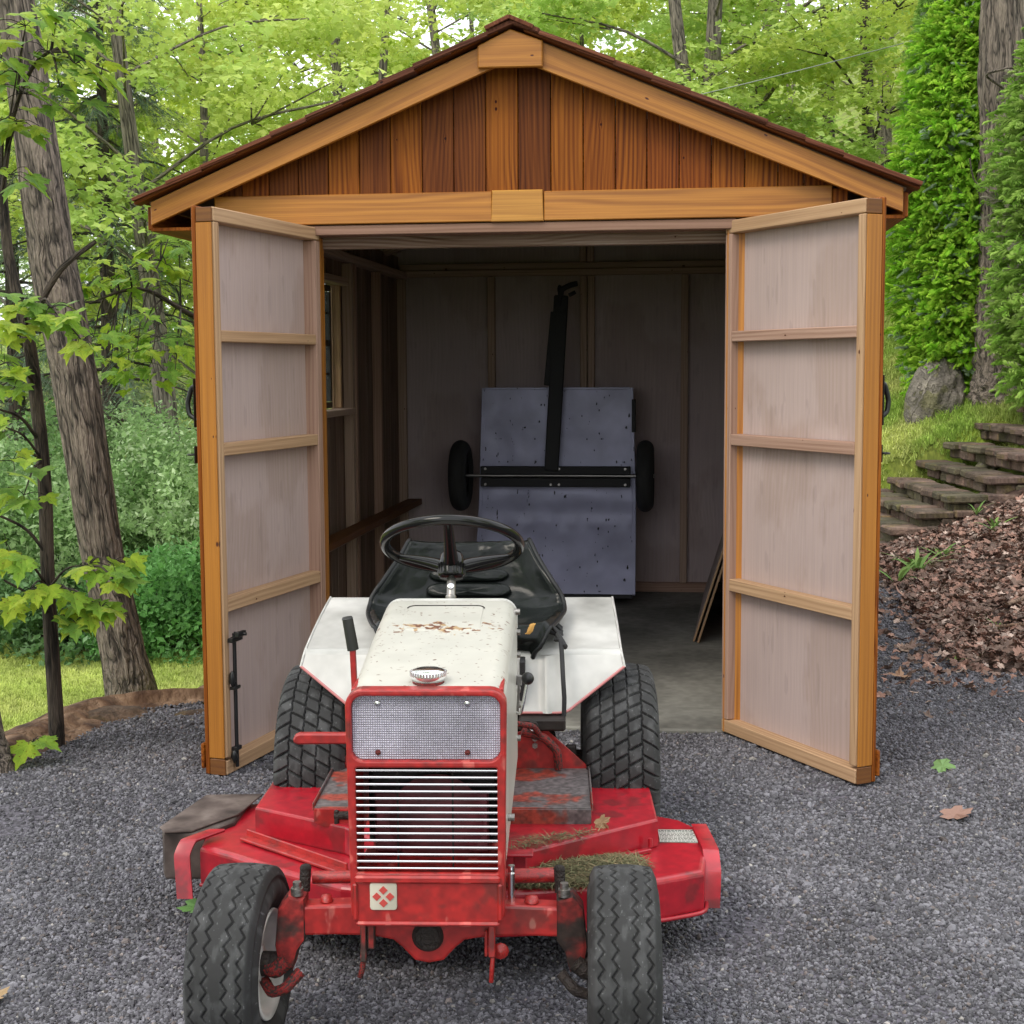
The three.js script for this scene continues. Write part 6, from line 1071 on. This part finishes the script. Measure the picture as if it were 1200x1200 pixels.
// broad-leaved weeds by the lowest step
const strap = (() => { const pos = []; for (let i = 0; i < 5; i++) { const t0 = i / 5, t1 = (i + 1) / 5, P = (t) => [0.045 * Math.sin(Math.PI * (0.08 + 0.92 * t)), 0.75 * t - 0.55 * t * t, t]; const [a, y0, z0] = P(t0), [b, y1, z1] = P(t1); pos.push(-a, y0, z0, a, y0, z0, b, y1, z1, -a, y0, z0, b, y1, z1, -b, y1, z1); } const g = new THREE.BufferGeometry(); g.setAttribute('position', new THREE.Float32BufferAttribute(pos, 3)); g.computeVertexNormals(); return g; })();
{ const spots = [[1075, 640, 9.6, 14, 0.26, 'clump of long green leaves at the foot of the lowest step'], [1052, 655, 9.4, 10, 0.24, 'clump of long leaves against the shed corner below the steps'], [1105, 628, 9.9, 9, 0.2, 'small leafy weed beside the second step'], [1165, 622, 10.4, 8, 0.2, 'green sprout on top of the leaf bank'], [1150, 733, 8.0, 7, 0.07, 'small grass sprout in the middle of the leaf bank'], [1170, 745, 7.8, 7, 0.08, 'small yellow-green sprout low on the leaf bank'], [1118, 787, 7.0, 6, 0.07, 'small sprout where the leaf bank meets the gravel'], [1145, 578, 11.1, 8, 0.14, 'fern growing from the joint of the third step']], r = rng(91), wm = [leafMat([0.16, 0.28, 0.07], 0.3), leafMat([0.22, 0.34, 0.09], 0.3)];
  for (const [u, v, d, n, s, l] of spots) { const p = at(u, v, d), y = groundH(p.x, p.z) + 0.01, t = thing('weed', l, 'plant', [p.x, y, p.z], 0, 'weeds by the steps'); for (let i = 0; i < n; i++) { const m = part('leaf', strap, wm[i % 2], t); m.rotation.set(-(r() * 0.5), i * 2.4 + r(), 0, 'YXZ'); m.scale.set(s * 1.2, s * (0.8 + 0.5 * r()), s * (0.7 + 0.6 * r())); } } }
{ const A = (u, v, d, dy = 0.05) => { const p = at(u, v, d); return [p.x, groundH(p.x, p.z) + dy, p.z]; };
  const s1 = part('stick', [tube([A(1180, 708, 8.2), A(1215, 690, 8.3, 0.07)], 0.014, 7)], std([0.5, 0.36, 0.28], 0.9, { map: barkTex })); tag(s1, 'pale broken stick lying on the leaf bank at the picture edge', 'stick');
  const s2 = part('stick', [tube([A(1160, 745, 7.7), A(1205, 740, 7.7, 0.06)], 0.009, 7)], std([0.4, 0.26, 0.18], 0.9, { map: barkTex })); tag(s2, 'thin brown stick lower on the leaf bank', 'stick'); }
{ const c = part('overhead_cable', [tube([at(640, 152, 17).toArray(), at(820, 111, 15).toArray(), at(950, 79, 14.5).toArray(), at(1080, 45, 15).toArray(), at(1400, -40, 17).toArray()], 0.005, 6, 40)], std([0.25, 0.27, 0.25], 0.6)); tag(c, 'thin grey overhead cable crossing the trees right of the roof', 'cable'); }

scene.traverse((o) => { if (o.isMesh) { o.castShadow = true; o.receiveShadow = true; } });
renderer.render(scene, camera);
